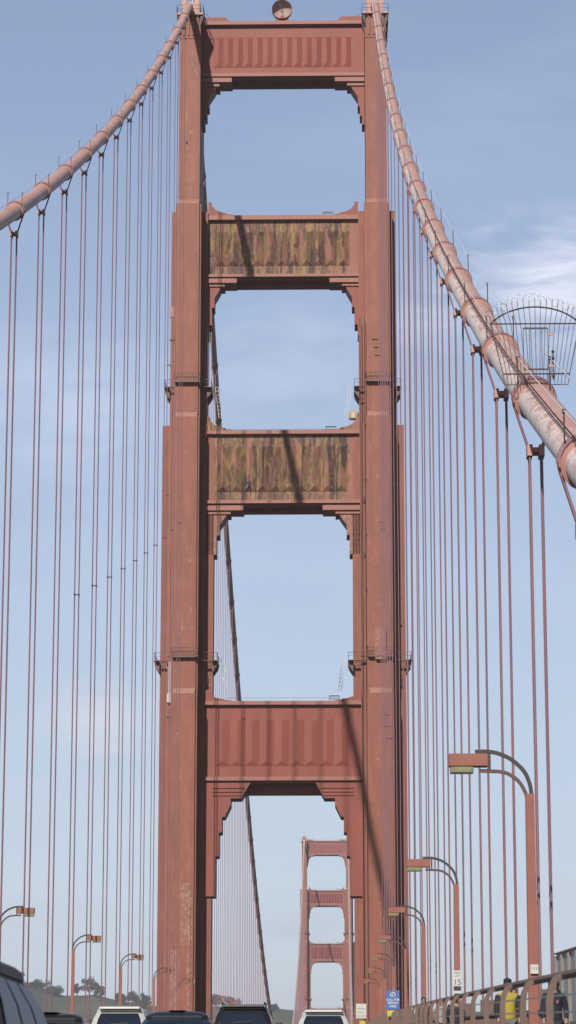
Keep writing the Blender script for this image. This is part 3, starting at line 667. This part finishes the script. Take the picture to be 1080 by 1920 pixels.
# ------------------------------------------------------------------ street lamps
def make_lamp():
    root = empty('street_lamp', (0, 0, 0))
    b = MB(); b.tube([(0, 0, 0), (0, 0, 1.0), (0, 0, 7.12)], [.17, .135, .115], 4); b.box(-.25, .25, -.25, .25, 0, .5)
    b.build('pole', M['lamp'], root, bevel=.01)
    def arm(pts, r, m_=None):
        b = MB(); P = [Vector(p) for p in pts]; dense = []
        for i in range(len(P)-1):
            p0, p1, p2, p3 = P[max(i-1, 0)], P[i], P[i+1], P[min(i+2, len(P)-1)]
            for k in range(4):
                t = k/4.0; dense.append(0.5*((2*p1)+(p2-p0)*t+(2*p0-5*p1+4*p2-p3)*t*t+(3*p1-p0-3*p2+p3)*t**3))
        dense.append(P[-1]); b.tube([(p.x, 0, p.y) for p in dense], r, 4, up=(0, 1, 0)); b.build('arm', m_ or M['armp'], root)
    arm([(.055, 7.0), (.045, 7.18), (0, 7.43), (-.14, 7.74), (-.45, 8.04), (-.77, 8.2), (-1.08, 8.27), (-1.45, 8.27)], .05)
    arm([(-.065, 6.9), (-.075, 7.05), (-.15, 7.25), (-.29, 7.47), (-.51, 7.64), (-.73, 7.72), (-1.05, 7.74), (-1.33, 7.75)], .045, M['darkred'])
    b = MB(); b.box(-1.09, -1.03, -.04, .04, 7.78, 8.22); b.build('arm', M['dark'], root)
    b = MB(); b.box(-2.16, -1.12, -.21, .21, 7.86, 8.20); h = b.build('lamp_head', M['lamp'], root, bevel=.015)
    b = MB(); b.box(-2.13, -1.50, -.18, .18, 7.68, 7.858); b.build('lens', M['lens'], h, bevel=.03)
    return root
proto = make_lamp(); first = True
rl = ['largest street lamp on the right, twin curved arms, standing in front of the thickest ropes', 'second street lamp on the right, its pole carrying the white 15 sign', 'third street lamp on the right, beside the edge of the tower leg', 'fourth street lamp on the right, its head seen against the tower leg', 'fifth street lamp on the right, against the tower leg above the blue sign', 'sixth street lamp on the right, small against the tower leg', 'seventh street lamp on the right, smallest against the tower leg']
ll = {2: 'street lamp at the left picture edge, only its head and arm in view', 3: 'street lamp on the left above the hillside, tallest with its whole pole in view', 4: 'street lamp on the left between the hill trees and the tower', 5: 'street lamp on the left seen against the outer edge of the tower leg', 6: 'street lamp on the left in front of the dark inner side of the tower leg'}
for k in range(0, 16):
    y = 71+45.72*k
    if abs(y-YT) < 12: continue
    for sx in (1, -1):
        if sx < 0 and k < 2: continue
        o = proto if first else copy_tree(proto); first = False
        o.location = (sx*12.97, y, deck(y)+0.0); o.rotation_euler = (0, 0, 0 if sx > 0 else math.pi)
        lab = rl[k] if (sx > 0 and k < 7) else (ll.get(k) if sx < 0 and k in ll else None)
        if lab: tag(o, lab, 'street lamp', 'street lamps along the %s footpath' % ('right' if sx > 0 else 'left'))
        else:
            tag(o, 'tiny street lamp, %s one beyond the near tower on the %s side of the road' % (ordinal(k-7), 'right' if sx > 0 else 'left'), 'street lamp', 'tiny lamps beyond the near tower, %s side' % ('right' if sx > 0 else 'left'))

# ------------------------------------------------------------------ writing
def text_part(s, size, x, y, z, m, parent, bold=0.0, rz=0):
    cu = bpy.data.curves.new('lettering', 'FONT'); cu.body = s; cu.size = size; cu.align_x = 'CENTER'; cu.align_y = 'CENTER'; cu.offset = bold; cu.extrude = 0.002
    tmp = bpy.data.objects.new('tmp', cu); COL.objects.link(tmp)
    dg = bpy.context.evaluated_depsgraph_get(); me = bpy.data.meshes.new_from_object(tmp.evaluated_get(dg)); bpy.data.objects.remove(tmp)
    me.materials.clear(); me.materials.append(m)
    o = bpy.data.objects.new('lettering', me); COL.objects.link(o); o.parent = parent; o.location = (x, y, z); o.rotation_euler = (math.pi/2, 0, rz)
    return o
INKG = mat('grey_ink', (.16, .16, .17), .5); INK = mat('sign_ink', (.02, .02, .025), .5); SW = mat('sign_white', (.78, .78, .76), .45, var=(.7, .7, .69), vscale=4)
SB = mat('sign_blue', (.05, .16, .52), .45, var=(.06, .2, .58), vscale=4); SY = mat('sign_yellow', (.7, .62, .08), .5, var=(.6, .52, .07), vscale=5)
# 15 sign on the second lamp
y = 71+45.72-.2; z = deck(y)
r = empty('speed_sign', (12.96, y, z+2.2), 'white sign reading 15 on the pole of the second right street lamp', 'sign')
b = MB(); b.box(-.19, .19, -.02, 0, .49, 1.17); b.build('plate', SW, r, bevel=.01)
text_part('15', .34, 0, -.025, .66, INKG, r, .004); text_part('SPEED', .10, 0, -.025, 1.06, INKG, r); text_part('LIMIT', .10, 0, -.025, .93, INKG, r)
b = MB(); b.box(-.16, .16, -.03, 0, .32, .47); b.build('lower_plate', M['black'], r)
b = MB(); b.box(-.14, .14, -.032, 0, .18, .30); b.build('lower_plate', SW, r)
y = 71-.2; z = deck(y)
r = empty('number_sign', (12.99, y, z+2.35), 'small white plate with thin black strokes on the largest right street lamp', 'sign')
b = MB(); b.box(-.105, .105, -.02, 0, 0, .24); b.build('plate', SW, r)
text_part('111', .12, 0, -.025, .13, INK, r)
y = 110; z = deck(y)
r = empty('information_sign', (10.02, y, z), 'blue sign with a round emblem and white lines of writing above the roadside rail', 'sign')
b = MB(); b.box(-.03, .03, 0, .06, .2, 1.8); b.build('post', M['rail'], r)
b = MB(); b.box(-.28, .28, -.03, 0, 1.65, 2.42); b.build('plate', SB, r, bevel=.015)
b = MB(); b.box(-.24, .24, -.035, -.001, 1.38, 1.62); b.build('lower_plate', SY, r)
for s_, zz, sz in (('CALL FOR', 2.05, .12), ('SERVICE', 1.92, .12), ('HERE', 1.78, .12)): text_part(s_, sz, 0, -.036, zz, SW, r, .004)
b = MB(); nn = 16
pts = [(.10*math.cos(2*math.pi*i/nn), -.04, 2.26+.09*math.sin(2*math.pi*i/nn)) for i in range(nn+1)]; b.tube(pts, .018, 4); b.tube([(-.05, -.04, 2.22), (.03, -.04, 2.3)], .02, 4); b.build('emblem', SW, r)
y = 223; z = deck(y)
r = empty('road_sign', (9.62, y, z), 'white rectangular roadside sign on a short post beside the white car', 'sign')
b = MB(); b.box(-.05, .05, 0, .08, 0, 2.2); b.build('post', M['rail'], r)
b = MB(); b.box(-.43, .43, -.03, 0, 1.95, 3.15); b.build('plate', SW, r, bevel=.02)
b = MB(); b.box(-.33, .33, -.036, -.031, 2.1, 2.2); b.box(-.33, .2, -.036, -.031, 2.4, 2.5); b.box(-.3, .33, -.036, -.031, 2.7, 2.8); b.build('lettering', mat('faded_ink', (.45, .45, .4), .6), r)
b = MB(); b.box(-.15, .35, -.1, .05, 1.3, 1.75); b.build('reflector', SY, r)

# ------------------------------------------------------------------ railings
def inner_rail(sx, y0, y1, label, near):
    root = empty('railing', (sx*9.95, y0, deck(y0)+.2), label, 'railing'); zo = deck(y0)+.2
    P = lambda x, y, h: (sx*(x-9.95), y-y0, deck(y)+h-zo)
    ys = []; y = y0
    while y < y1: ys.append(y); y += 3.81
    b = MB(); b.tube([P(10.06, y, 1.56) for y in ys], .042, 8); b.build('top_rail', M['rail'], root, smooth=True)
    b = MB()
    for h in (1.36, 1.2, 1.02, .8): b.tube([P(9.98, y, h) for y in ys], .008, 4)
    b.build('wire', M['wire'], root)
    def post(mb, y): mb.tube([P(9.90, y, .2), P(9.90, y, 1.30), P(9.915, y, 1.42), P(9.96, y, 1.52), P(10.05, y, 1.565)], [.038, .036, .034, .031, .028], 4, up=(0, 1, 0))
    for i, y in enumerate(ys[:96]):
        mb = MB(); post(mb, y); mb.build('post', M['rail'], root)
    if len(ys) > 96:
        mb = MB()
        for y in ys[96:]: post(mb, y)
        o = mb.build('post', M['rail'], root); o['kind'] = 'stuff'
    mb = MB()
    yy = y0
    while yy < y1-1: mb.box(*sum([[P(9.94, yy, 0)[0]-.012, P(9.94, yy, 0)[0]+.012], [yy-y0-.012, yy-y0+.012], [P(9.9, yy, .25)[2], P(9.9, yy, .95)[2]]], [])); yy += .76
    o = mb.build('picket', M['rail'], root); o['kind'] = 'stuff'
inner_rail(1, 15, 700, 'brown roadside railing with curved post tops running away on the right', True)
inner_rail(-1, 60, 700, 'brown roadside railing along the far left footpath', False)
for sx, lab in ((1, 'outer picket fence of the right footpath beside the suspender ropes'), (-1, 'outer picket fence of the left footpath beside the suspender ropes')):
    y0, y1 = 64, 640; root = empty('fence', (sx*13.1, y0, deck(y0)), lab, 'fence'); zo = deck(y0)
    b = MB()
    for h in (.35, 1.36): b.tube([(0, y-y0, deck(y)+h-zo) for y in range(y0, y1, 8)], .04, 4)
    b.build('rail', M['rail'], root)
    b = MB(); y = y0
    while y < y1-2: b.box(-.012, .012, y-y0-.02, y-y0+.02, deck(y)+.3-zo, deck(y)+1.35-zo); y += .4
    o = b.build('picket', M['rail'], root); o['kind'] = 'stuff'

# box-like shelter of grey-green panels
root = empty('panel_shelter', (12.95, 63.7, deck(63.7)), 'grey-green panelled shelter beside the right footpath at the picture edge', 'shelter')
GP = mat('green_panel', (.42, .55, .53), .45, var=(.34, .46, .45), vscale=.8, fine=.05); GD = mat('dark_panel', (.24, .22, .23), .6, var=(.30, .25, .25), vscale=1)
b = MB(); zz = lambda y: deck(y)-deck(63.7)
b.prism([(0, -.2), (0, 2.66), (-20, 2.66+zz(43.7)), (-20, -.2+zz(43.7))], 0.06, 1.9, 'x'); b.build('wall', GP, root)
for k in range(0, 11):
    b = MB(); y = -k*1.9-.05; w_ = .18 if k == 0 else .05
    b.box(-.02, .07, y-w_, y+.03, zz(63.7+y)-.1, zz(63.7+y)+2.62)
    b.build('mullion', GD, root)
b = MB(); b.prism([(0.05, 2.665), (.05, 2.70), (-20, 2.70+zz(43.7)), (-20, 2.665+zz(43.7))], .0, 1.95, 'x'); b.build('roof', GD, root)
b = MB(); b.prism([(-.3, .1), (-.3, 1.1), (-20, 1.1+zz(43.7)), (-20, .1+zz(43.7))], 0.0, .055, 'x'); b.build('lower_panel', GD, root)

# floodlights beside the tower base on the left
for i, (x, y, h, lab) in enumerate(((-13.0, 350, 2.6, 'small orange floodlight on a post before the left tower leg, nearest its outer edge'), (-12.5, 352, 3.2, 'orange floodlight on a post before the left tower leg, larger of the three'), (-11.9, 352, 2.9, 'small orange floodlight on a post before the left tower leg, nearest the dark side'))):
    x = (-16.3, -14.9, -13.9)[i]
    r = empty('floodlight', (x, y, deck(y)-.5), lab, 'floodlight', 'floodlights at the left tower leg')
    b = MB(); b.tube([(0, 0, 0), (0, 0, h+.5)], .06, 6); b.build('post', M['lamp'], r)
    b = MB(); s_ = .38 if i == 1 else .25
    b.tube([(0, -.3, h+.75), (0, .1, h+.72), (0, .35, h+.7)], [s_, s_*.9, s_*.4], 10); b.build('housing', M['ledge'], r, smooth=True)

# ------------------------------------------------------------------ trees on the hill
def leaf_tree(x, y, h, wd, m, label, seed, group='trees on the hill crest'):
    rnd = random.Random(seed); z = hill_h(x, y)-1.0
    root = empty('tree', (x, y, z), label, 'tree', group)
    b = MB(); b.tube([(0, 0, 0), (.2, 0, h*.35), (0, .2, h*.7)], [h*.035, h*.025, h*.01], 6)
    for k in range(5):
        a = rnd.uniform(0, 6.28); b.tube([(0, 0, h*(.25+.08*k)), (wd*.32*math.cos(a), wd*.32*math.sin(a), h*(.5+.08*k))], [h*.014, h*.004], 5)
    b.build('trunk', TR, root)
    b = MB(); cl = [(rnd.gauss(0, wd*.2), rnd.gauss(0, wd*.2), h*(rnd.uniform(.38, .86)), rnd.uniform(.12, .24)*wd) for _ in range(13)]
    for (cx, cy, cz, r) in cl:
        for _ in range(190):
            v = Vector((rnd.gauss(0, 1), rnd.gauss(0, 1), rnd.gauss(0, .8))).normalized()*r*(rnd.random()**.4)
            p = Vector((cx, cy, cz))+v; s_ = rnd.uniform(.35, .8); a = Vector((rnd.uniform(-1, 1), rnd.uniform(-1, 1), rnd.uniform(-1, 1))).normalized(); c = a.orthogonal().normalized(); d = a.cross(c)
            b.add([p+c*s_, p+d*s_, p-c*s_, p-d*s_*.8], [(0, 1, 2, 3)])
    b.build('crown', m, root)
TR = mat('bark', (.10, .07, .05), .9); T1 = mat('dark_foliage', (.035, .06, .035), .8, var=(.06, .085, .04), vscale=.2); T2 = mat('olive_foliage', (.07, .085, .04), .8, var=(.1, .11, .06), vscale=.2)
trees = [(-346, 2960, 15, 18, T2, 'bushy olive tree on the hill crest just right of the foreground car window'), (-330, 2970, 10, 20, T1, 'low dark tree on the slope right of the olive tree'),
 (-310, 2965, 9, 22, T1, 'low wide dark tree in the dip left of the tall lamp pole'), (-283, 2960, 20, 11, T1, 'narrow dark tree close beside the tall lamp pole'),
 (-270, 2965, 21, 22, T1, 'broad dark tree standing on the crest right of the tall lamp pole'), (-258, 2960, 16, 15, T1, 'round tree at the right end of the clump beside the tall lamp pole'),
 (-232, 2950, 12, 16, T1, 'dark tree at the left end of the clump behind the second left lamp'), (-220, 2945, 19, 20, T1, 'tallest dark tree of the clump behind the second left lamp'), (-206, 2950, 15, 20, T1, 'wide dark tree of the clump nearest the tower leg'),
 (-128, 2940, 19, 18, T2, 'greyish tree seen through fine ropes left of the black car'), (-112, 2940, 15, 20, T2, 'greyish tree seen through fine ropes above the black car'), (-66, 2950, 8, 12, T1, 'small dark tree alone on the low ridge beside the white car')]
for i, t in enumerate(trees): leaf_tree(*t, seed=20+i)

# ------------------------------------------------------------------ cars
def make_car(name, paint, L, W, H, x, y, label, style='suv', rails=False, spoiler=False, heading=0, glass=None):
    glass = glass or M['glass']
    root = empty(name, (x, y, deck(y)+.005), label, 'car', rz=heading); hw = W/2
    belt = H*.60; 
    # side profile of the lower body (y forward), loft across x with rounded shoulders
    prof = [(-L/2, .38), (-L/2+.02, belt*.72), (-L/2+.10, belt), (L*.20, belt), (L/2-.35, belt*.88), (L/2-.05, belt*.66), (L/2, .42), (L/2-.1, .26), (-L/2+.1, .26)]
    b = MB(); xs = [(-hw, .90), (-hw+.07, .985), (-hw+.25, 1.0), (hw-.25, 1.0), (hw-.07, .985), (hw, .90)]; n = len(prof)
    for (xx, s_) in xs: b.v += [(xx, p[0]*(1 if s_ > .95 else .99), .26+(p[1]-.26)*(1 if s_ >= .985 else .93)) for p in prof]
    for i in range(len(xs)-1):
        for j in range(n): b.face((i*n+j, i*n+(j+1) % n, (i+1)*n+(j+1) % n, (i+1)*n+j))
    b.face(tuple(range(n))); b.face(tuple((len(xs)-1)*n+j for j in range(n-1, -1, -1)))
    b.build('body', paint, root, smooth=True, bevel=.03)
    # greenhouse
    rear = {'suv': (-L/2+.12, -L/2+.42), 'sedan': (-L/2+.75, -L/2+1.45), 'hatch': (-L/2+.14, -L/2+.6)}[style]
    front = (L*.26, L*.26-.95); ti = .17
    def ring(z, ya, yb, w_, rr=.12): return [(-w_+rr, ya, z), (w_-rr, ya, z), (w_, ya+rr, z), (w_, yb-rr, z), (w_-rr, yb, z), (-w_+rr, yb, z), (-w_, yb-rr, z), (-w_, ya+rr, z)]
    zr = H-.17
    r0 = ring(belt-.03, rear[0], front[0], hw-.06); r1 = ring(zr, rear[1], front[1], hw-ti-.06)
    rm = [tuple((c*.42+d*.58)+((c-d)*.14 if q < 2 else 0) for q, (c, d) in enumerate(zip(p, p2))) for p, p2 in zip(r0, r1)]
    G = [r0, rm, r1]
    b = MB(); b.v += r0+rm+r1
    for i in range(2):
        for j in range(8): b.face((i*8+j, i*8+(j+1) % 8, i*8+8+(j+1) % 8, i*8+8+j))
    b.face(tuple(range(7, -1, -1))); b.face(tuple(range(16, 24))); b.build('cabin', paint, root, smooth=True)
    def pane(nm, ja, jb, u0, u1, v0, v1, out):      # a window lying just proud of one side of the cabin
        def P(u, v):
            v *= 2; i = min(int(v), 1); f = v-i
            a = Vector(G[i][ja]).lerp(Vector(G[i+1][ja]), f); c = Vector(G[i][jb]).lerp(Vector(G[i+1][jb]), f)
            return a.lerp(c, u)
        mb = MB(); n_ = 4; o_ = Vector(out)
        for k in range(n_+1):
            v = v0+(v1-v0)*k/n_
            for u in (u0, u1): mb.v.append(tuple(P(u, v)+o_*.012))
        for k in range(n_): mb.face((2*k, 2*k+1, 2*k+3, 2*k+2))
        return mb.build(nm, glass, root, smooth=True)
    pane('rear_window', 0, 1, .03, .97, .12, .86, (0, -1, .3)); pane('windscreen', 5, 4, -.03, 1.03, .08, .93, (0, 1, .5))
    for (u0, u1) in ((.03, .33), (.37, .66), (.70, .97)):
        pane('side_window', 2, 3, u0, u1, .10, .90, (1, 0, .2)); pane('side_window', 7, 6, u0, u1, .10, .90, (-1, 0, .2))
    # roof shell
    b = MB(); lv = [(zr-.005, .0, 0.0), (zr+.05, .0, .012), (H-.075, .05, .06), (H-.04, .13, .16), (H-.018, .26, .30), (H-.005, .48, .46), (H, .8, .60)]
    for (z, dy, dx) in lv: b.v += ring(z, rear[1]+dy-.03, front[1]-dy*1.3+.03, hw-ti-.045-dx, .14)
    for i in range(len(lv)-1):
        for j in range(8): b.face((i*8+j, i*8+(j+1) % 8, i*8+8+(j+1) % 8, i*8+8+j))
    b.face(tuple((len(lv)-1)*8+j for j in range(8))); b.face(tuple(range(7, -1, -1))); b.build('roof', paint, root, smooth=True)
    for sx in (-1, 1):
        b = MB(); b.box(sx*(hw+.10)-.10, sx*(hw+.10)+.10, L*.16, L*.16+.12, belt-.02, belt+.16); b.build('mirror', M['black'] if style != 'sedan' else paint, root, bevel=.03)
        b = MB(); b.box(sx*(hw-.14)-.09, sx*(hw-.14)+.09, -L/2-.02, -L/2+.1, belt*.68, belt*.92); b.build('tail_light', M['redlens'], root, bevel=.015)
        b = MB(); b.box(sx*(hw-.22)-.14, sx*(hw-.22)+.14, L/2-.12, L/2+.01, belt*.60, belt*.74); b.build('headlight', M['white'], root, bevel=.015)
        for yy in (-L*.31, L*.31):
            b = MB(); b.tube([(sx*(hw-.22), yy, .33), (sx*(hw+.005), yy, .33)], .33, 20); t = b.build('wheel', M['tyre'], root, smooth=True)
            b = MB(); b.tube([(sx*(hw-.02), yy, .33), (sx*(hw+.015), yy, .33)], .2, 12); b.build('rim', M['chrome'], t)
    b = MB(); b.box(-.26, .26, -L/2-.015, -L/2+.02, belt*.55, belt*.55+.14); b.build('number_plate', M['white'], root)
    b = MB(); b.tube([(-.3, rear[0]-.0, belt+.06), (.25, rear[0]+.02, belt+.10)], .015, 4); b.build('wiper', M['black'], root)
    if rails:
        for sx in (-1, 1):
            b = MB(); b.tube([(sx*(hw-ti-.12), rear[1]+.2, H-.03), (sx*(hw-ti-.12), rear[1]+.3, H+.05), (sx*(hw-ti-.12), front[1]-.4, H+.05), (sx*(hw-ti-.12), front[1]-.3, H-.04)], .022, 6); b.build('roof_rail', M['black'], root, smooth=True)
    if spoiler:
        b = MB(); b.prism([(rear[1]-.22, H-.10), (rear[1]-.2, H-.04), (rear[1]+.25, H-.01), (rear[1]+.2, H-.09)], -(hw-ti-.14), hw-ti-.14, 'x'); b.build('spoiler', paint, root, bevel=.015)
    return root
def cp(n, c, r=.25): 
    m = mat(n, c, r+.08, spec=.35); m.node_tree.nodes['Principled BSDF'].inputs['Coat Weight'].default_value = .25 if max(c) < .2 else .5; return m
make_car('parked_car' if False else 'car', cp('white_car_paint', (.78, .78, .77)), 4.5, 1.80, 1.47, 7.32, 87, 'white car directly ahead, roof and rear window showing below the far tower', 'hatch', spoiler=True)
make_car('car', cp('black_car_paint', (.02, .022, .03)), 4.8, 1.88, 1.60, 4.88, 84, 'black high-roofed car with roof rails, between the dark blue car and the white car', 'suv', rails=True, spoiler=True)
make_car('car', cp('navy_car_paint', (.025, .035, .06)), 4.7, 1.86, 1.33, 4.12, 62, 'dark blue low car in front of the left tower leg', 'sedan')
make_car('car', cp('pearl_car_paint', (.72, .73, .72)), 4.6, 1.80, 1.52, 1.42, 80, 'white estate-like car with a dark rear window, left of the dark blue car', 'suv', spoiler=True)
make_car('car', cp('grey_car_paint', (.05, .045, .055)), 4.6, 1.84, 1.58, 4.82, 19.4, 'dark car at the left picture edge, closest of all, its side windows showing', 'suv', glass=mat('painted_reflection_glass', (.17, .25, .40), .3, spec=.05))  # blue of the side glass is the sky's reflection put into the colour
for m_ in ('grey_car_paint',):
    b_ = bpy.data.materials[m_].node_tree.nodes['Principled BSDF']; b_.inputs['Coat Weight'].default_value = 0; b_.inputs['Specular IOR Level'].default_value = .08; b_.inputs['Roughness'].default_value = .5
make_car('car', cp('steel_car_paint', (.10, .13, .16)), 4.6, 1.84, 1.46, 4.6, 100, 'slate car almost hidden between the dark blue car and the black car', 'sedan')
make_car('car', cp('charcoal_car_paint', (.03, .03, .035)), 4.6, 1.80, 1.27, 1.75, 57, 'black car roof just above the bottom edge beside the closest car', 'sedan')

# ------------------------------------------------------------------ people on the right footpath
def skin_mesh(name, verts, edges, radii, m, parent, root_i=0, sub=2):
    me = bpy.data.meshes.new(name); me.from_pydata(verts, edges, []); me.materials.append(m)
    o = bpy.data.objects.new(name, me); COL.objects.link(o); o.parent = parent
    s = o.modifiers.new('skin', 'SKIN'); s.use_smooth_shade = True
    for i, v in enumerate(me.skin_vertices[0].data):
        r = radii[i]; v.radius = r if isinstance(r, tuple) else (r, r); v.use_root = (i == root_i)
    ss = o.modifiers.new('subd', 'SUBSURF'); ss.levels = sub; ss.render_levels = sub
    dg = bpy.context.evaluated_depsgraph_get(); nm = bpy.data.meshes.new_from_object(o.evaluated_get(dg)); nm.materials.clear(); nm.materials.append(m)
    o.modifiers.clear(); o.data = nm; nm.name = name
    return o
SK = mat('skin', (.45, .27, .20), .55)
def person(x, y, H, rz, jacket, trousers, hair, label, hood=False, logo=None, stride=.18, zoff=.2):
    root = empty('person', (x, y, deck(y)+zoff), label, 'person', 'people walking on the right footpath', rz=rz); k = H/1.75
    S = lambda *p: tuple(q*k for q in p)
    V = [S(0, 0, .95), S(0, 0, 1.12), S(0, .01, 1.30), S(0, .02, 1.43), S(0, .0, 1.50), S(0, -.01, 1.57), S(0, -.015, 1.66), S(0, 0, 1.72)]
    Rr = [(.15, .11), (.13, .10), (.155, .11), (.12, .09), (.055, .06), (.065, .08), (.075, .095), (.045, .06)]
    E = [(i, i+1) for i in range(7)]
    arms = []
    for sx in (-1, 1):
        b0 = len(V); V += [S(sx*.17, .01, 1.42), S(sx*.23, .05*sx, 1.15), S(sx*.23, -.10, .93), S(sx*.225, -.14, .85)]; Rr += [.06, .045, .032, (.022, .04)]; E += [(3, b0), (b0, b0+1), (b0+1, b0+2), (b0+2, b0+3)]; arms.append((sx, S(sx*.225, -.14, .85)))
        b0 = len(V); V += [S(sx*.09, 0, .90), S(sx*.10, -stride*.5*sx-.02, .50), S(sx*.10, stride*sx*-.9+.03, .09), S(sx*.11, stride*sx*-.9-.12, .04)]; Rr += [.09, .06, .04, .04]; E += [(0, b0), (b0, b0+1), (b0+1, b0+2), (b0+2, b0+3)]
    body = skin_mesh('body', V, E, [tuple(q*k for q in r) if isinstance(r, tuple) else r*k for r in Rr], SK, root)
    # fingers, thumb, nose and ears joined to the body mesh
    b = MB()
    for sx, p in arms:
        for i, ln in enumerate((.060, .075, .080, .070)):
            q = Vector(p)+Vector((sx*.0, -.03+.02*i, -.02))*k
            b.tube([q, q+Vector((0, .0, -ln*.55))*k, q+Vector((-sx*.02, .004, -ln))*k], [.0095*k, .009*k, .006*k], 6)
        q = Vector(p)+Vector((-sx*.01, -.035, .02))*k; b.tube([q, q+Vector((-sx*.015, -.03, -.03))*k, q+Vector((-sx*.02, -.035, -.06))*k], [.012*k, .011*k, .007*k], 6)
    b.ball(S(0, -.115, 1.615), (.013*k, .02*k, .02*k)); b.ball(S(.078, 0, 1.62), (.012*k, .02*k, .03*k)); b.ball(S(-.078, 0, 1.62), (.012*k, .02*k, .03*k))
    fm = b.build('tmp', SK, None, smooth=True)
    bm = bmesh.new(); bm.from_mesh(body.data); bm.from_mesh(fm.data); bm.to_mesh(body.data); bm.free(); bpy.data.objects.remove(fm)
    b = MB()
    for q in (-1, 1): b.ball(S(q*.032, -.098, 1.64), .011*k, 6, 4)
    b.build('eyes', M['black'], root)
    b = MB(); b.ball(S(0, -.10, 1.575), (.025*k, .012*k, .007*k), 8, 4); b.build('mouth', mat('lip', (.35, .12, .1), .6) if 'lip' not in bpy.data.materials else bpy.data.materials['lip'], root)
    # jacket, trousers
    V = [S(0, 0, .86), S(0, 0, 1.0), S(0, 0, 1.15), S(0, .01, 1.32), S(0, .02, 1.44), S(0, .01, 1.50)]; Rr = [(.185, .145), (.18, .14), (.175, .135), (.19, .145), (.14, .11), (.075, .075)]; E = [(i, i+1) for i in range(5)]
    for sx in (-1, 1):
        b0 = len(V); V += [S(sx*.18, .01, 1.43), S(sx*.245, .05*sx, 1.15), S(sx*.235, -.09, .94)]; Rr += [.078, .066, .052]; E += [(4, b0), (b0, b0+1), (b0+1, b0+2)]
    j = skin_mesh('jacket', V, E, [tuple(q*k for q in r) if isinstance(r, tuple) else r*k for r in Rr], jacket, root)
    V = [S(0, 0, .93)]; Rr = [(.165, .125)]; E = []
    for sx in (-1, 1):
        b0 = len(V); V += [S(sx*.095, 0, .86), S(sx*.10, -stride*.5*sx-.02, .50), S(sx*.10, stride*sx*-.9+.03, .12)]; Rr += [.105, .078, .062]; E += [(0, b0), (b0, b0+1), (b0+1, b0+2)]
    skin_mesh('trousers', V, E, [tuple(q*k for q in r) if isinstance(r, tuple) else r*k for r in Rr], trousers, root)
    for sx in (-1, 1):
        b = MB(); yy = stride*sx*-.9; b.ball(S(sx*.105, yy-.05, .045), (.05*k, .14*k, .05*k), 10, 6); b.build('shoe', M['black'], root, smooth=True)
    b = MB()
    if hood: b.ball(S(0, .06, 1.665), (.12*k, .12*k, .145*k), 14, 10); b.ball(S(0, .08, 1.50), (.15*k, .09*k, .09*k), 12, 8)
    else: b.ball(S(0, .025, 1.675), (.096*k, .105*k, .095*k), 12, 8); b.ball(S(0, .06, 1.62), (.085*k, .07*k, .10*k), 10, 8)
    b.build('hood' if hood else 'hair', jacket if hood else hair, root, smooth=True)
    if logo:
        for q in (-1, 1):
            b = MB(); b.ball(S(q*.055, -.145, 1.30), (.03*k, .012*k, .045*k), 8, 6); b.build('logo', logo, j)
    return root
def cm(n, c, v=None): return mat(n, c, .85, var=v or tuple(q*.7 for q in c), vscale=5, bump=.2, bscale=15)
YJ = cm('yellow_cloth', (.56, .45, .07), (.46, .36, .06)); DK = cm('dark_cloth', (.03, .033, .05)); NV = cm('navy_cloth', (.02, .025, .05)); BR = cm('brown_cloth', (.20, .13, .09)); GR = cm('grey_cloth', (.2, .2, .21)); DH = mat('dark_hair', (.03, .025, .025), .7); BH = mat('brown_hair', (.10, .06, .04), .7)
p1 = person(11.6, 60, 1.80, 0.1, YJ, GR, DH, 'person in a bright yellow jacket over dark sleeves behind the right railing')
b = MB()
for sx in (-1, 1): b.tube([(sx*.20, .01, 1.46), (sx*.262, .05*sx, 1.18), (sx*.25, -.09, .98)], [.088, .078, .062], 10)
b.build('sleeve', DK, p1, smooth=True)
b = MB(); b.ball((0, .015, 1.80), (.098, .115, .06), 12, 8); b.build('cap', NV, p1, smooth=True)
person(12.25, 55.2, 1.74, 0.0, NV, DK, DH, 'person in a dark hooded top with two small reddish marks on the chest', hood=True, logo=cm('red_print', (.5, .16, .18)))
person(11.95, 63.5, 1.68, 0.3, cm('red_cloth', (.35, .07, .06)), DK, DH, 'person in a reddish top half hidden between the yellow jacket and the dark hood')
person(10.75, 93, 1.76, 0.1, BR, BR, DH, 'dark-haired person in a brown coat beyond the railing near the third right lamp')
person(11.2, 78, 1.66, 2.9, DK, DK, DH, 'person in dark clothes behind the railing, right of the second right lamp pole')
person(12.1, 98, 1.70, 0.2, DK, GR, BH, 'person in dark clothes behind the railing, left of the second right lamp pole')
person(11.2, 88, 1.66, 0.2, cm('light_cloth', (.45, .45, .46)), DK, BH, 'person in a light grey top far along the railing')

# ------------------------------------------------------------------ haze
hz = bpy.data.materials.new('haze'); hz.use_nodes = True; t = hz.node_tree; t.nodes.clear()
o_ = t.nodes.new('ShaderNodeOutputMaterial'); v = t.nodes.new('ShaderNodeVolumePrincipled'); v.inputs['Density'].default_value = HAZE
v.inputs['Color'].default_value = (0.86, 0.91, 1.0, 1); v.inputs['Anisotropy'].default_value = 0.0
t.links.new(v.outputs[0], o_.inputs['Volume'])
b = MB(); b.box(-3500, 3500, -80, 7000, -74, 260); tag(b.build('haze', hz), kind='stuff')
